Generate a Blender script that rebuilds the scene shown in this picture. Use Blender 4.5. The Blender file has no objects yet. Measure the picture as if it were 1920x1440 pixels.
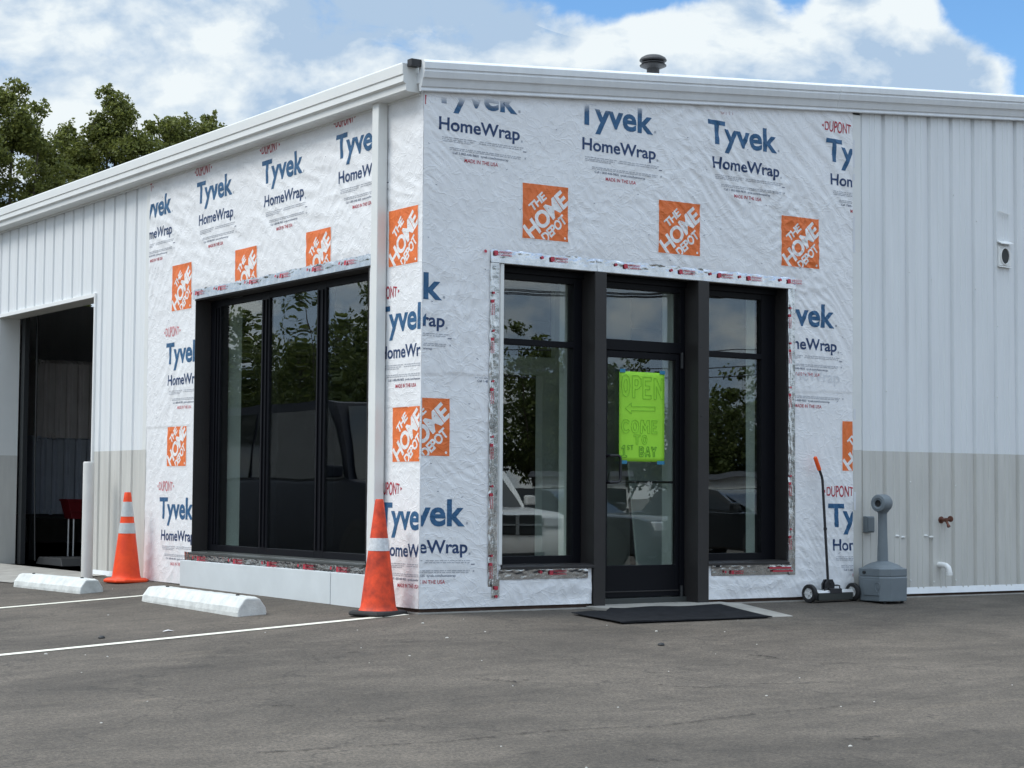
import bpy, bmesh, math, random
import numpy as np
from mathutils import Vector, Matrix
random.seed(7)
R_ = math.radians
sc = bpy.context.scene
# ------------------------------------------------------------------ camera
CAM = Vector((-7.7433, -12.8428, 0.9098))
cd = bpy.data.cameras.new("Camera"); cam = bpy.data.objects.new("Camera", cd)
sc.collection.objects.link(cam); sc.camera = cam
cd.sensor_fit = 'HORIZONTAL'; cd.sensor_width = 36.0; cd.lens = 66.629
cd.clip_start = 0.1; cd.clip_end = 2000
r_, u_, f_ = (0.830406, -0.557109, 0.007468), (-0.038393, -0.043845, 0.998300), (0.555834, 0.829281, 0.057798)
cam.matrix_world = Matrix(((r_[0], u_[0], -f_[0], CAM.x), (r_[1], u_[1], -f_[1], CAM.y), (r_[2], u_[2], -f_[2], CAM.z), (0, 0, 0, 1)))
# ------------------------------------------------------------------ light
SUN_EL, SUN_AZ = R_(50), math.atan2(-0.90, 0.42)      # azimuth from +Y towards +X
sd = (math.sin(SUN_AZ)*math.cos(SUN_EL), math.cos(SUN_AZ)*math.cos(SUN_EL), math.sin(SUN_EL))
sl = bpy.data.lights.new("Sun", 'SUN'); sun = bpy.data.objects.new("Sun", sl); sc.collection.objects.link(sun)
sl.energy = 1.4; sl.angle = R_(24); sl.color = (1.0, 0.955, 0.89)
sun.rotation_euler = Vector(sd).to_track_quat('Z', 'Y').to_euler()
sun.location = (-20, 0, 30)
sc.view_settings.view_transform = 'Standard'; sc.view_settings.look = 'None'
sc.view_settings.exposure = 0.62; sc.view_settings.gamma = 1
try: sc.cycles.max_bounces = 8; sc.cycles.transparent_max_bounces = 16; sc.cycles.use_denoising = True
except Exception: pass
# world: Nishita sky with a broken cumulus layer laid over it by direction
w = bpy.data.worlds.new("World"); sc.world = w; w.use_nodes = True
nt = w.node_tree; N = nt.nodes; LK = nt.links; N.clear()
def nd(t, **k):
    n = N.new(t)
    for a, b in k.items(): setattr(n, a, b)
    return n
def mth(op, a, b=None, c=None, clamp=False):
    n = nd('ShaderNodeMath', operation=op); n.use_clamp = clamp
    for i, v in enumerate((a, b, c)):
        if v is None: continue
        if isinstance(v, (int, float)): n.inputs[i].default_value = v
        else: LK.new(v, n.inputs[i])
    return n.outputs[0]
def mixc(f, a, b):
    n = nd('ShaderNodeMix', data_type='RGBA')
    for s, v in ((n.inputs[0], f), (n.inputs[6], a), (n.inputs[7], b)):
        if isinstance(v, (int, float)): s.default_value = v
        elif isinstance(v, tuple): s.default_value = (*v, 1)
        else: LK.new(v, s)
    return n.outputs[2]
out = nd('ShaderNodeOutputWorld'); bg = nd('ShaderNodeBackground'); bg.inputs[1].default_value = 0.1
sky = nd('ShaderNodeTexSky', sky_type='NISHITA'); sky.sun_disc = False
sky.sun_elevation = SUN_EL; sky.sun_rotation = SUN_AZ; sky.altitude = 200; sky.air_density = 1.0; sky.dust_density = 0.6; sky.ozone_density = 1.5
tc = nd('ShaderNodeTexCoord'); rotv = nd('ShaderNodeVectorRotate', rotation_type='Z_AXIS')
LK.new(tc.outputs['Generated'], rotv.inputs['Vector']); rotv.inputs['Angle'].default_value = R_(33.83)
sx = nd('ShaderNodeSeparateXYZ'); LK.new(rotv.outputs[0], sx.inputs[0])
az = mth('ARCTAN2', sx.outputs[0], sx.outputs[1]); el = mth('ARCSINE', sx.outputs[2])
cv = nd('ShaderNodeCombineXYZ'); LK.new(az, cv.inputs[0]); LK.new(mth('MULTIPLY', el, 1.5), cv.inputs[1]); cv.inputs[2].default_value = 3.1
def noise(vec, scale, detail=8, rough=0.52, dist=0.0):
    n = nd('ShaderNodeTexNoise'); n.inputs['Scale'].default_value = scale; n.inputs['Detail'].default_value = detail
    n.inputs['Roughness'].default_value = rough; n.inputs['Distortion'].default_value = dist
    LK.new(vec, n.inputs['Vector']); return n.outputs[0]
def shift(vec, d):
    n = nd('ShaderNodeVectorMath', operation='ADD'); LK.new(vec, n.inputs[0]); n.inputs[1].default_value = d; return n.outputs[0]
def blob(a0, e0, ra, re):       # soft bump centred on a direction (degrees)
    da = mth('DIVIDE', mth('SUBTRACT', az, R_(a0)), R_(ra)); de = mth('DIVIDE', mth('SUBTRACT', el, R_(e0)), R_(re))
    q = mth('ADD', mth('MULTIPLY', da, da), mth('MULTIPLY', de, de))
    return mth('POWER', 2.718, mth('MULTIPLY', q, -1.0))
V0 = cv.outputs[0]
A = noise(V0, 9.5, 9, 0.52, 0.25); B = noise(shift(V0, (-0.026, 0.044, 0)), 9.5, 9, 0.52, 0.25)
fine = noise(V0, 24, 9, 0.62, 0.5)
holes = mth('ADD', mth('ADD', blob(3.3, 15.4, 2.3, 1.1), blob(8.6, 15.6, 0.8, 1.5)), mth('ADD', blob(15.2, 14.9, 2.6, 1.9), blob(16.0, 11.6, 1.0, 1.7)))
# towards the street side (behind the camera) the high sky is open and blue
sg_ = nd('ShaderNodeSeparateXYZ'); LK.new(tc.outputs['Generated'], sg_.inputs[0])
opn = nd('ShaderNodeMapRange', interpolation_type='SMOOTHSTEP'); LK.new(mth('ADD', mth('MULTIPLY', sg_.outputs[1], -1.0), mth('MULTIPLY', sg_.outputs[0], 0.5)), opn.inputs[0]); opn.inputs[1].default_value = 0.25; opn.inputs[2].default_value = 0.75
opn2 = nd('ShaderNodeMapRange', interpolation_type='SMOOTHSTEP'); LK.new(el, opn2.inputs[0]); opn2.inputs[1].default_value = R_(12); opn2.inputs[2].default_value = R_(30)
dens = mth('SUBTRACT', mth('ADD', A, 0.20), mth('MULTIPLY', holes, 0.56))
dens = mth('SUBTRACT', dens, mth('MULTIPLY', mth('MULTIPLY', opn.outputs[0], opn2.outputs[0]), 0.16))
dens = mth('ADD', dens, mth('MULTIPLY', mth('SUBTRACT', fine, 0.5), 0.30))
cov = nd('ShaderNodeMapRange', interpolation_type='SMOOTHSTEP'); LK.new(dens, cov.inputs[0])
cov.inputs[1].default_value = 0.45; cov.inputs[2].default_value = 0.60
big_ = noise(shift(V0, (4.2, 1.7, 2.0)), 6.5, 4, 0.5, 0.6)
lit = mth('ADD', mth('MULTIPLY', mth('SUBTRACT', A, B), 5.2), 0.52)
lit = mth('ADD', lit, mth('MULTIPLY', mth('SUBTRACT', big_, 0.5), 2.6))
rim = nd('ShaderNodeMapRange', interpolation_type='SMOOTHSTEP'); LK.new(dens, rim.inputs[0]); rim.inputs[1].default_value = 0.53; rim.inputs[2].default_value = 0.66; rim.inputs[3].default_value = 0.45; rim.inputs[4].default_value = 0.0
lit = mth('ADD', lit, mth('MULTIPLY', rim.outputs[0], mth('GREATER_THAN', holes, 0.06)))
A2 = noise(V0, 25, 7, 0.58, 0.3); B2 = noise(shift(V0, (-0.010, 0.018, 0)), 25, 7, 0.58, 0.3)
lit = mth('ADD', lit, mth('MULTIPLY', mth('SUBTRACT', A2, B2), 2.2))
lit = mth('ADD', lit, mth('MULTIPLY', mth('SUBTRACT', fine, 0.5), 0.5))
# cumulus heads are bright high up, their bases grey towards the horizon on the right
basegrey = mth('ADD', blob(9.8, 11.2, 5.5, 1.75), mth('MULTIPLY', blob(-7.2, 12.6, 3.2, 2.0), 0.8))
lit = mth('SUBTRACT', lit, mth('MULTIPLY', basegrey, 0.85))
lit = mth('ADD', lit, mth('MULTIPLY', blob(9.5, 14.2, 7.0, 1.1), 0.5), clamp=True)
ccol = mixc(lit, (2.85, 3.8, 5.0), (5.7, 6.15, 6.35))
skyb = nd('ShaderNodeVectorMath', operation='MULTIPLY'); LK.new(sky.outputs[0], skyb.inputs[0]); skyb.inputs[1].default_value = (0.68, 0.96, 1.18)
full = mixc(cov.outputs[0], skyb.outputs[0], ccol)
# the veil near the sun (high up) is brighter than the clouds low down
up = nd('ShaderNodeMapRange'); LK.new(el, up.inputs[0]); up.inputs[1].default_value = R_(18); up.inputs[2].default_value = R_(70); up.inputs[3].default_value = 1.0; up.inputs[4].default_value = 3.0
sc_ = nd('ShaderNodeVectorMath', operation='SCALE'); LK.new(full, sc_.inputs[0]); LK.new(up.outputs[0], sc_.inputs['Scale'])
LK.new(sc_.outputs[0], bg.inputs[0]); LK.new(bg.outputs[0], out.inputs[0])

# ------------------------------------------------------------------ materials
def mat(name, col, rough=0.6, metal=0.0, var=0.0, vscale=8.0, bump=0.0, bscale=60.0, spec=0.5, col2=None, stretch=None, coat=0.0):
    m = bpy.data.materials.new(name); m.use_nodes = True
    t = m.node_tree; p = t.nodes['Principled BSDF']
    p.inputs['Base Color'].default_value = (*col, 1); p.inputs['Roughness'].default_value = rough
    p.inputs['Metallic'].default_value = metal; p.inputs['Specular IOR Level'].default_value = spec
    if coat: p.inputs['Coat Weight'].default_value = coat; p.inputs['Coat Roughness'].default_value = 0.06
    if var or bump:
        g = t.nodes.new('ShaderNodeNewGeometry'); vec = g.outputs['Position']
        if stretch:
            mp = t.nodes.new('ShaderNodeMapping'); mp.inputs['Scale'].default_value = stretch; t.links.new(vec, mp.inputs[0]); vec = mp.outputs[0]
    if var:
        n = t.nodes.new('ShaderNodeTexNoise'); n.inputs['Scale'].default_value = vscale; n.inputs['Detail'].default_value = 6; n.inputs['Roughness'].default_value = 0.62
        t.links.new(vec, n.inputs['Vector'])
        rmp = t.nodes.new('ShaderNodeValToRGB'); rmp.color_ramp.elements[0].position = 0.32; rmp.color_ramp.elements[1].position = 0.68
        a = col2 if col2 else tuple(c*(1-var) for c in col); b = tuple(min(1, c*(1+var*0.5)) for c in col)
        rmp.color_ramp.elements[0].color = (*a, 1); rmp.color_ramp.elements[1].color = (*b, 1)
        t.links.new(n.outputs[0], rmp.inputs[0]); t.links.new(rmp.outputs[0], p.inputs['Base Color'])
    if bump:
        n2 = t.nodes.new('ShaderNodeTexNoise'); n2.inputs['Scale'].default_value = bscale; n2.inputs['Detail'].default_value = 5
        t.links.new(vec, n2.inputs['Vector']); bp = t.nodes.new('ShaderNodeBump'); bp.inputs['Strength'].default_value = bump; bp.inputs['Distance'].default_value = 0.01
        t.links.new(n2.outputs[0], bp.inputs['Height']); t.links.new(bp.outputs[0], p.inputs['Normal'])
    return m
def glass(name, tint, ior=2.3, wav=0.0):
    m = bpy.data.materials.new(name); m.use_nodes = True; t = m.node_tree; t.nodes.clear()
    o = t.nodes.new('ShaderNodeOutputMaterial'); mx = t.nodes.new('ShaderNodeMixShader')
    tr = t.nodes.new('ShaderNodeBsdfTransparent'); tr.inputs[0].default_value = (*tint, 1)
    gl = t.nodes.new('ShaderNodeBsdfGlossy'); gl.inputs[1].default_value = 0.0; gl.inputs[0].default_value = (1, 1, 1, 1)
    fr = t.nodes.new('ShaderNodeFresnel'); ge = t.nodes.new('ShaderNodeNewGeometry')
    e = t.nodes.new('ShaderNodeMath'); e.operation = 'MULTIPLY_ADD'; e.inputs[1].default_value = -2; e.inputs[2].default_value = 1; t.links.new(ge.outputs['Backfacing'], e.inputs[0])
    pw = t.nodes.new('ShaderNodeMath'); pw.operation = 'POWER'; pw.inputs[0].default_value = ior; t.links.new(e.outputs[0], pw.inputs[1]); t.links.new(pw.outputs[0], fr.inputs[0])   # both faces of the pane reflect alike
    if wav:
        g = t.nodes.new('ShaderNodeNewGeometry'); n = t.nodes.new('ShaderNodeTexNoise'); n.inputs['Scale'].default_value = 1.6; n.inputs['Detail'].default_value = 1
        b = t.nodes.new('ShaderNodeBump'); b.inputs['Strength'].default_value = wav; b.inputs['Distance'].default_value = 0.02
        t.links.new(g.outputs['Position'], n.inputs['Vector']); t.links.new(n.outputs[0], b.inputs['Height']); t.links.new(b.outputs[0], gl.inputs['Normal'])
    t.links.new(fr.outputs[0], mx.inputs[0]); t.links.new(tr.outputs[0], mx.inputs[1]); t.links.new(gl.outputs[0], mx.inputs[2]); t.links.new(mx.outputs[0], o.inputs[0])
    return m
M = {}
M['white_metal'] = mat('white_metal', (0.74, 0.765, 0.78), 0.42, var=0.06, vscale=1.6, stretch=(6, 6, 0.5))
M['trim_metal'] = mat('trim_metal', (0.72, 0.735, 0.72), 0.35, var=0.05, vscale=2.0)
M['tan_metal'] = mat('tan_metal', (0.57, 0.565, 0.53), 0.45, var=0.10, vscale=2.2, stretch=(5, 5, 0.6))
M['wrap'] = mat('wrap', (0.80, 0.81, 0.825), 0.36, var=0.05, vscale=5.0, bump=0.12, bscale=60.0, spec=0.45)
def creases(m):
    """sharp crinkles: ridged noise drawn out along two directions, stronger in some places than others"""
    t = m.node_tree; p = t.nodes['Principled BSDF']; g = t.nodes.new('ShaderNodeNewGeometry')
    def ridge(rot, sc, scale, width):
        mp = t.nodes.new('ShaderNodeMapping'); mp.inputs['Rotation'].default_value = rot; t.links.new(g.outputs['Position'], mp.inputs[0])
        m2 = t.nodes.new('ShaderNodeMapping'); m2.inputs['Scale'].default_value = sc; t.links.new(mp.outputs[0], m2.inputs[0])
        n = t.nodes.new('ShaderNodeTexNoise'); n.inputs['Scale'].default_value = scale; n.inputs['Detail'].default_value = 2; n.inputs['Distortion'].default_value = .8; t.links.new(m2.outputs[0], n.inputs['Vector'])
        a = t.nodes.new('ShaderNodeMath'); a.operation = 'SUBTRACT'; a.inputs[1].default_value = .5; t.links.new(n.outputs[0], a.inputs[0])
        b = t.nodes.new('ShaderNodeMath'); b.operation = 'ABSOLUTE'; t.links.new(a.outputs[0], b.inputs[0])
        r = t.nodes.new('ShaderNodeMapRange'); r.inputs[1].default_value = 0; r.inputs[2].default_value = width; r.inputs[3].default_value = 1; r.inputs[4].default_value = 0; t.links.new(b.outputs[0], r.inputs[0])
        k = t.nodes.new('ShaderNodeTexNoise'); k.inputs['Scale'].default_value = 1.9; k.inputs['Detail'].default_value = 2; t.links.new(m2.outputs[0], k.inputs['Vector'])
        q = t.nodes.new('ShaderNodeMath'); q.operation = 'MULTIPLY'; t.links.new(r.outputs[0], q.inputs[0]); t.links.new(k.outputs[0], q.inputs[1]); return q.outputs[0]
    hs = [ridge((.9, .9, 0), (1, 1, .30), 8.5, .035), ridge((-.7, -.7, 0), (1, 1, .34), 7.5, .030), ridge((.3, .2, .5), (1, 1, .7), 15, .045)]
    s1 = t.nodes.new('ShaderNodeMath'); s1.operation = 'ADD'; t.links.new(hs[0], s1.inputs[0]); t.links.new(hs[1], s1.inputs[1])
    s2 = t.nodes.new('ShaderNodeMath'); s2.operation = 'MULTIPLY_ADD'; s2.inputs[1].default_value = .25; t.links.new(hs[2], s2.inputs[0]); t.links.new(s1.outputs[0], s2.inputs[2])
    b = t.nodes.new('ShaderNodeBump'); b.inputs['Strength'].default_value = .33; b.inputs['Distance'].default_value = .009; t.links.new(s2.outputs[0], b.inputs['Height'])
    old = p.inputs['Normal'].links[0].from_node if p.inputs['Normal'].links else None
    if old: t.links.new(b.outputs[0], old.inputs['Normal'])
    else: t.links.new(b.outputs[0], p.inputs['Normal'])
creases(M['wrap'])
M['blue_ink'] = mat('blue_ink', (0.024, 0.108, 0.235), 0.5, var=0.25, vscale=30)
M['navy_ink'] = mat('navy_ink', (0.014, 0.045, 0.135), 0.5, var=0.2, vscale=30)
M['red_ink'] = mat('red_ink', (0.47, 0.035, 0.06), 0.55, var=0.3, vscale=60)
M['pink_ink'] = mat('pink_ink', (0.62, 0.22, 0.24), 0.55)
M['grey_ink'] = mat('grey_ink', (0.42, 0.44, 0.48), 0.6)
M['ghost_ink'] = mat('ghost_ink', (0.66, 0.68, 0.71), 0.6)
M['dark_ink'] = mat('dark_ink', (0.16, 0.18, 0.24), 0.6)
M['orange_ink'] = mat('orange_ink', (0.78, 0.175, 0.038), 0.5, var=0.12, vscale=14)
M['logo_white'] = mat('logo_white', (0.80, 0.80, 0.80), 0.5)
for _k in ('blue_ink', 'navy_ink', 'orange_ink', 'logo_white'): creases(M[_k])
def faded(name, src):
    m = M[src].copy(); m.name = name; t = m.node_tree; p = t.nodes['Principled BSDF']
    g = t.nodes.new('ShaderNodeNewGeometry'); s = t.nodes.new('ShaderNodeSeparateXYZ'); t.links.new(g.outputs['Position'], s.inputs[0])
    a = t.nodes.new('ShaderNodeMath'); a.operation = 'MULTIPLY_ADD'; a.inputs[1].default_value = -0.0827; t.links.new(s.outputs[0], a.inputs[0]); t.links.new(s.outputs[2], a.inputs[2])
    n = t.nodes.new('ShaderNodeTexNoise'); n.inputs['Scale'].default_value = 9; t.links.new(g.outputs['Position'], n.inputs['Vector'])
    b = t.nodes.new('ShaderNodeMath'); b.operation = 'MULTIPLY_ADD'; b.inputs[1].default_value = 0.05; t.links.new(n.outputs[0], b.inputs[0]); t.links.new(a.outputs[0], b.inputs[2])
    r = t.nodes.new('ShaderNodeMapRange'); r.inputs[1].default_value = 4.005; r.inputs[2].default_value = 4.10; r.inputs[3].default_value = 1; r.inputs[4].default_value = 0
    t.links.new(b.outputs[0], r.inputs[0]); t.links.new(r.outputs[0], p.inputs['Alpha']); return m
M['faded_blue'] = faded('faded_blue', 'blue_ink'); M['faded_red'] = faded('faded_red', 'red_ink')
M['bronze'] = mat('bronze', (0.030, 0.028, 0.028), 0.42, var=0.12, vscale=3, spec=0.35)
M['black_alu'] = mat('black_alu', (0.0035, 0.0040, 0.0065), 0.45, spec=0.18)
M['foil'] = mat('foil', (0.70, 0.72, 0.74), 0.17, metal=1.0, var=0.22, vscale=11, bump=0.38, bscale=16)
M['board'] = mat('board', (0.60, 0.645, 0.665), 0.5, var=0.06, vscale=3)
M['brown_wood'] = mat('brown_wood', (0.055, 0.030, 0.020), 0.8, var=0.4, vscale=10)
M['concrete'] = mat('concrete', (0.34, 0.325, 0.295), 0.85, var=0.22, vscale=5, bump=0.3, bscale=90)
M['white_paint_concrete'] = mat('white_paint_concrete', (0.63, 0.65, 0.63), 0.75, var=0.2, vscale=9, bump=0.35, bscale=70)
M['drywall'] = mat('drywall', (0.74, 0.78, 0.75), 0.8)
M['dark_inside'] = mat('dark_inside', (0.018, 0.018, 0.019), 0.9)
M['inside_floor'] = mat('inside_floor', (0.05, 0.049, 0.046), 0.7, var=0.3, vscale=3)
M['glass_front'] = glass('glass_front', (0.88, 0.92, 0.90), 1.95, 0.03)
M['glass_side'] = glass('glass_side', (0.86, 0.90, 0.88), 1.8, 0.10)
M['black_rubber'] = mat('black_rubber', (0.018, 0.018, 0.019), 0.75, var=0.3, vscale=20)
M['cone_orange'] = mat('cone_orange', (0.86, 0.070, 0.006), 0.5, var=0.10, vscale=9, col2=(0.74, 0.05, 0.006))
M['cone_dirty'] = mat('cone_dirty', (0.70, 0.062, 0.014), 0.6, var=0.5, vscale=11, col2=(0.40, 0.035, 0.012), bump=0.2, bscale=25)
M['mat_rubber'] = mat('mat_rubber', (0.017, 0.018, 0.021), 0.95, var=0.3, vscale=12, spec=0.12)
M['reflective'] = mat('reflective', (0.50, 0.53, 0.53), 0.42, var=0.12, vscale=25)
M['dirty_white'] = mat('dirty_white', (0.66, 0.68, 0.70), 0.5, var=0.3, vscale=22)
M['bollard_white'] = mat('bollard_white', (0.62, 0.62, 0.60), 0.5, var=0.06, vscale=4)
M['bin_grey'] = mat('bin_grey', (0.155, 0.185, 0.205), 0.5, var=0.08, vscale=6)
M['bin_dark'] = mat('bin_dark', (0.02, 0.022, 0.024), 0.6)
M['tool_black'] = mat('tool_black', (0.012, 0.012, 0.016), 0.42)
M['wheel_white'] = mat('wheel_white', (0.66, 0.67, 0.67), 0.5)
M['grip_orange'] = mat('grip_orange', (0.90, 0.10, 0.012), 0.5)
M['mag_dark'] = mat('mag_dark', (0.045, 0.05, 0.048), 0.4)
M['mag_silver'] = mat('mag_silver', (0.74, 0.75, 0.75), 0.35, metal=0.6)
M['sign_green'] = mat('sign_green', (0.35, 0.76, 0.045), 0.7, var=0.05, vscale=4)
M['sign_ink'] = mat('sign_ink', (0.20, 0.50, 0.035), 0.7)
M['sign_ink_dark'] = mat('sign_ink_dark', (0.12, 0.35, 0.035), 0.7)
M['blue_tape'] = mat('blue_tape', (0.03, 0.20, 0.34), 0.6)
M['line_paint'] = mat('line_paint', (0.74, 0.72, 0.62), 0.8, var=0.25, vscale=22)
M['brass'] = mat('brass', (0.16, 0.07, 0.05), 0.45, metal=0.6)
M['pvc'] = mat('pvc', (0.80, 0.81, 0.80), 0.35)
M['vent_dark'] = mat('vent_dark', (0.04, 0.045, 0.045), 0.7)
M['pipe_dark'] = mat('pipe_dark', (0.028, 0.028, 0.030), 0.55, var=0.3, vscale=15)
M['tank_grey'] = mat('tank_grey', (0.52, 0.50, 0.49), 0.6, var=0.1, vscale=4)
M['tank_blue'] = mat('tank_blue', (0.36, 0.40, 0.46), 0.6, var=0.1, vscale=4)
M['cart_red'] = mat('cart_red', (0.11, 0.006, 0.010), 0.4)
M['steel'] = mat('steel', (0.45, 0.46, 0.47), 0.35, metal=1.0)
M['bark'] = mat('bark', (0.09, 0.075, 0.06), 0.9, var=0.4, vscale=8)
M['litter'] = mat('litter', (0.55, 0.53, 0.48), 0.8)
# ------------------------------------------------------------------ builders
COL = sc.collection
class MB:
    def __init__(s): s.v = []; s.f = []; s.m = []; s.cur = 0; s.sm = []
    def add(s, vs, fs, smooth=False):
        b = len(s.v); s.v += [tuple(v) for v in vs]
        for f in fs: s.f.append(tuple(i+b for i in f)); s.m.append(s.cur); s.sm.append(smooth)
        return s
    def box(s, x0, x1, y0, y1, z0, z1):
        return s.add([(x0,y0,z0),(x1,y0,z0),(x1,y1,z0),(x0,y1,z0),(x0,y0,z1),(x1,y0,z1),(x1,y1,z1),(x0,y1,z1)],
                     [(0,3,2,1),(4,5,6,7),(0,1,5,4),(1,2,6,5),(2,3,7,6),(3,0,4,7)])
    def quad(s, a, b, c, d): return s.add([a,b,c,d], [(0,1,2,3)])
    def loft(s, rings, closed=True, cap=True, smooth=False):
        n = len(rings[0]); vs = [p for r in rings for p in r]; fs = []
        for k in range(len(rings)-1):
            for i in range(n if closed else n-1):
                j = (i+1) % n; fs.append((k*n+i, k*n+j, (k+1)*n+j, (k+1)*n+i))
        if cap: fs += [tuple(reversed(range(n))), tuple(range((len(rings)-1)*n, len(rings)*n))]
        return s.add(vs, fs, smooth)
    def lathe(s, prof, n=32, c=(0,0,0), rot=None, cap=True):
        rings = []
        for r, z in prof:
            ring = []
            for i in range(n):
                a = 2*math.pi*i/n; p = Vector((r*math.cos(a), r*math.sin(a), z))
                if rot: p = rot @ p
                ring.append(p + Vector(c))
            rings.append(ring)
        return s.loft(rings, True, cap, True)
    def tube(s, pts, r, n=10, cap=True):
        P = [Vector(p) for p in pts]; rings = []
        rr = r if isinstance(r, (list, tuple)) else [r]*len(P)
        up = None
        for i, p in enumerate(P):
            d = (P[min(i+1, len(P)-1)]-P[max(i-1, 0)]).normalized()
            a = d.cross(Vector((0,0,1)) if abs(d.z) < .95 else Vector((1,0,0))).normalized() if up is None else (up - d*up.dot(d)).normalized()
            up = a; b = d.cross(a)
            rings.append([p + rr[i]*(math.cos(2*math.pi*k/n)*a + math.sin(2*math.pi*k/n)*b) for k in range(n)])
        return s.loft(rings, True, cap, True)
    def split(s, name, mats, parent=None, bevel=0, **k):
        par = list(range(len(s.v)))
        def find(a):
            while par[a] != a: par[a] = par[par[a]]; a = par[a]
            return a
        for f in s.f:
            r = find(f[0])
            for i in f[1:]: par[find(i)] = r
        g = {}
        for i, f in enumerate(s.f): g.setdefault(find(f[0]), []).append(i)
        o = []
        for fi in g.values():
            q = MB(); mp = {}
            for i in fi:
                for v in s.f[i]:
                    if v not in mp: mp[v] = len(q.v); q.v.append(s.v[v])
                q.f.append(tuple(mp[v] for v in s.f[i])); q.m.append(s.m[i]); q.sm.append(s.sm[i])
            o.append(q.build(name, mats, parent, bevel, **k))
        return o
    def build(s, name, mats, parent=None, bevel=0, label=None, fixn=True):
        me = bpy.data.meshes.new(name); me.from_pydata(s.v, [], s.f); 
        for m in (mats if isinstance(mats, (list, tuple)) else [mats]): me.materials.append(M[m] if isinstance(m, str) else m)
        me.polygons.foreach_set('material_index', s.m); me.polygons.foreach_set('use_smooth', s.sm); me.update()
        if fixn:
            b = bmesh.new(); b.from_mesh(me); bmesh.ops.recalc_face_normals(b, faces=b.faces); b.to_mesh(me); b.free()
        if any(s.sm):
            try: me.set_sharp_from_angle(angle=R_(38))
            except Exception: pass
        o = bpy.data.objects.new(name, me); COL.objects.link(o)
        if parent: o.parent = parent
        if bevel:
            md = o.modifiers.new('bevel', 'BEVEL'); md.width = bevel; md.segments = 2; md.limit_method = 'ANGLE'; md.angle_limit = R_(40)
        if label: o['label'] = label
        return o
def thing(name, label, cat, loc=(0,0,0), rz=0, group=None):
    o = bpy.data.objects.new(name, None); COL.objects.link(o); o.location = loc; o.rotation_euler = (0,0,rz); o.empty_display_size = .2
    o['label'] = label; o['category'] = cat
    if group: o['group'] = group
    return o
def tag(o, label, cat, group=None):
    o['label'] = label; o['category'] = cat
    if group: o['group'] = group
    return o
def struct(o): o['kind'] = 'structure'; return o
# numpy gradient noise
_rng = np.random.default_rng(11); _perm = _rng.permutation(512); _perm = np.concatenate([_perm, _perm]); _ga = _rng.uniform(0, 2*np.pi, 512)
def perlin(x, y):
    x = np.asarray(x, float); y = np.asarray(y, float)
    xi = np.floor(x).astype(int); yi = np.floor(y).astype(int); xf = x-xi; yf = y-yi
    u = xf*xf*xf*(xf*(xf*6-15)+10); v = yf*yf*yf*(yf*(yf*6-15)+10)
    def g(ix, iy, dx, dy):
        a = _ga[_perm[(_perm[ix & 511] + iy) & 511]]; return np.cos(a)*dx + np.sin(a)*dy
    a = g(xi,yi,xf,yf); b = g(xi+1,yi,xf-1,yf); c = g(xi,yi+1,xf,yf-1); d = g(xi+1,yi+1,xf-1,yf-1)
    return (a+u*(b-a)) + v*((c+u*(d-c))-(a+u*(b-a)))
def fbm(x, y, o=4):
    s = 0; a = 1.0
    for k in range(o): s = s + a*perlin(x*2**k+17.3*k, y*2**k-9.1*k); a *= .5
    return s
# ------------------------------------------------------------------ ground
def gz(x, y):
    dx = max(0.0, -x); dy = max(0.0, -y); d = math.hypot(dx, dy)
    s = .057*d if d < 5 else .285 + .165*(1-math.exp(-(d-5)*.057/.165))
    return -.04 + .007*min(6.0, max(0.0, y)) - s
gm = M['asphalt'] = mat('asphalt', (0.135, 0.128, 0.121), 0.9)
t = gm.node_tree; p = t.nodes['Principled BSDF']
g = t.nodes.new('ShaderNodeNewGeometry')
def tn(scale, detail, rough, vec=None, dist=0):
    n = t.nodes.new('ShaderNodeTexNoise'); n.inputs['Scale'].default_value = scale; n.inputs['Detail'].default_value = detail; n.inputs['Roughness'].default_value = rough; n.inputs['Distortion'].default_value = dist
    t.links.new(vec or g.outputs['Position'], n.inputs['Vector']); return n.outputs[0]
def ramp(v, a, b, ca, cb):
    n = t.nodes.new('ShaderNodeValToRGB'); n.color_ramp.elements[0].position = a; n.color_ramp.elements[1].position = b
    n.color_ramp.elements[0].color = (*ca, 1); n.color_ramp.elements[1].color = (*cb, 1); t.links.new(v, n.inputs[0]); return n.outputs[0]
def mul(a, b):
    n = t.nodes.new('ShaderNodeMix'); n.data_type = 'RGBA'; n.blend_type = 'MULTIPLY'; n.inputs[0].default_value = 1; t.links.new(a, n.inputs[6]); t.links.new(b, n.inputs[7]); return n.outputs[2]
mp = t.nodes.new('ShaderNodeMapping'); mp.inputs['Rotation'].default_value = (0, 0, R_(34)); mp.inputs['Scale'].default_value = (0.55, 1.0, 1); t.links.new(g.outputs['Position'], mp.inputs[0])
big = ramp(tn(0.9, 5, .6, mp.outputs[0], .6), .30, .72, (.058, .049, .040), (.138, .117, .096))
mid = ramp(tn(7, 5, .65, mp.outputs[0]), .28, .70, (.74, .74, .74), (1.08, 1.08, 1.07))
fin = mul(ramp(tn(52, 4, .75), .32, .68, (.48, .48, .48), (1.52, 1.50, 1.47)), ramp(tn(130, 2, .7), .3, .7, (.72, .72, .72), (1.28, 1.28, 1.28)))
grit = ramp(tn(210, 2, .6), .66, .74, (1, 1, 1), (1.9, 1.85, 1.75))
mp2 = t.nodes.new('ShaderNodeMapping'); mp2.inputs['Rotation'].default_value = (0, 0, R_(-22)); mp2.inputs['Scale'].default_value = (.35, 1.9, 1); t.links.new(g.outputs['Position'], mp2.inputs[0])
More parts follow.
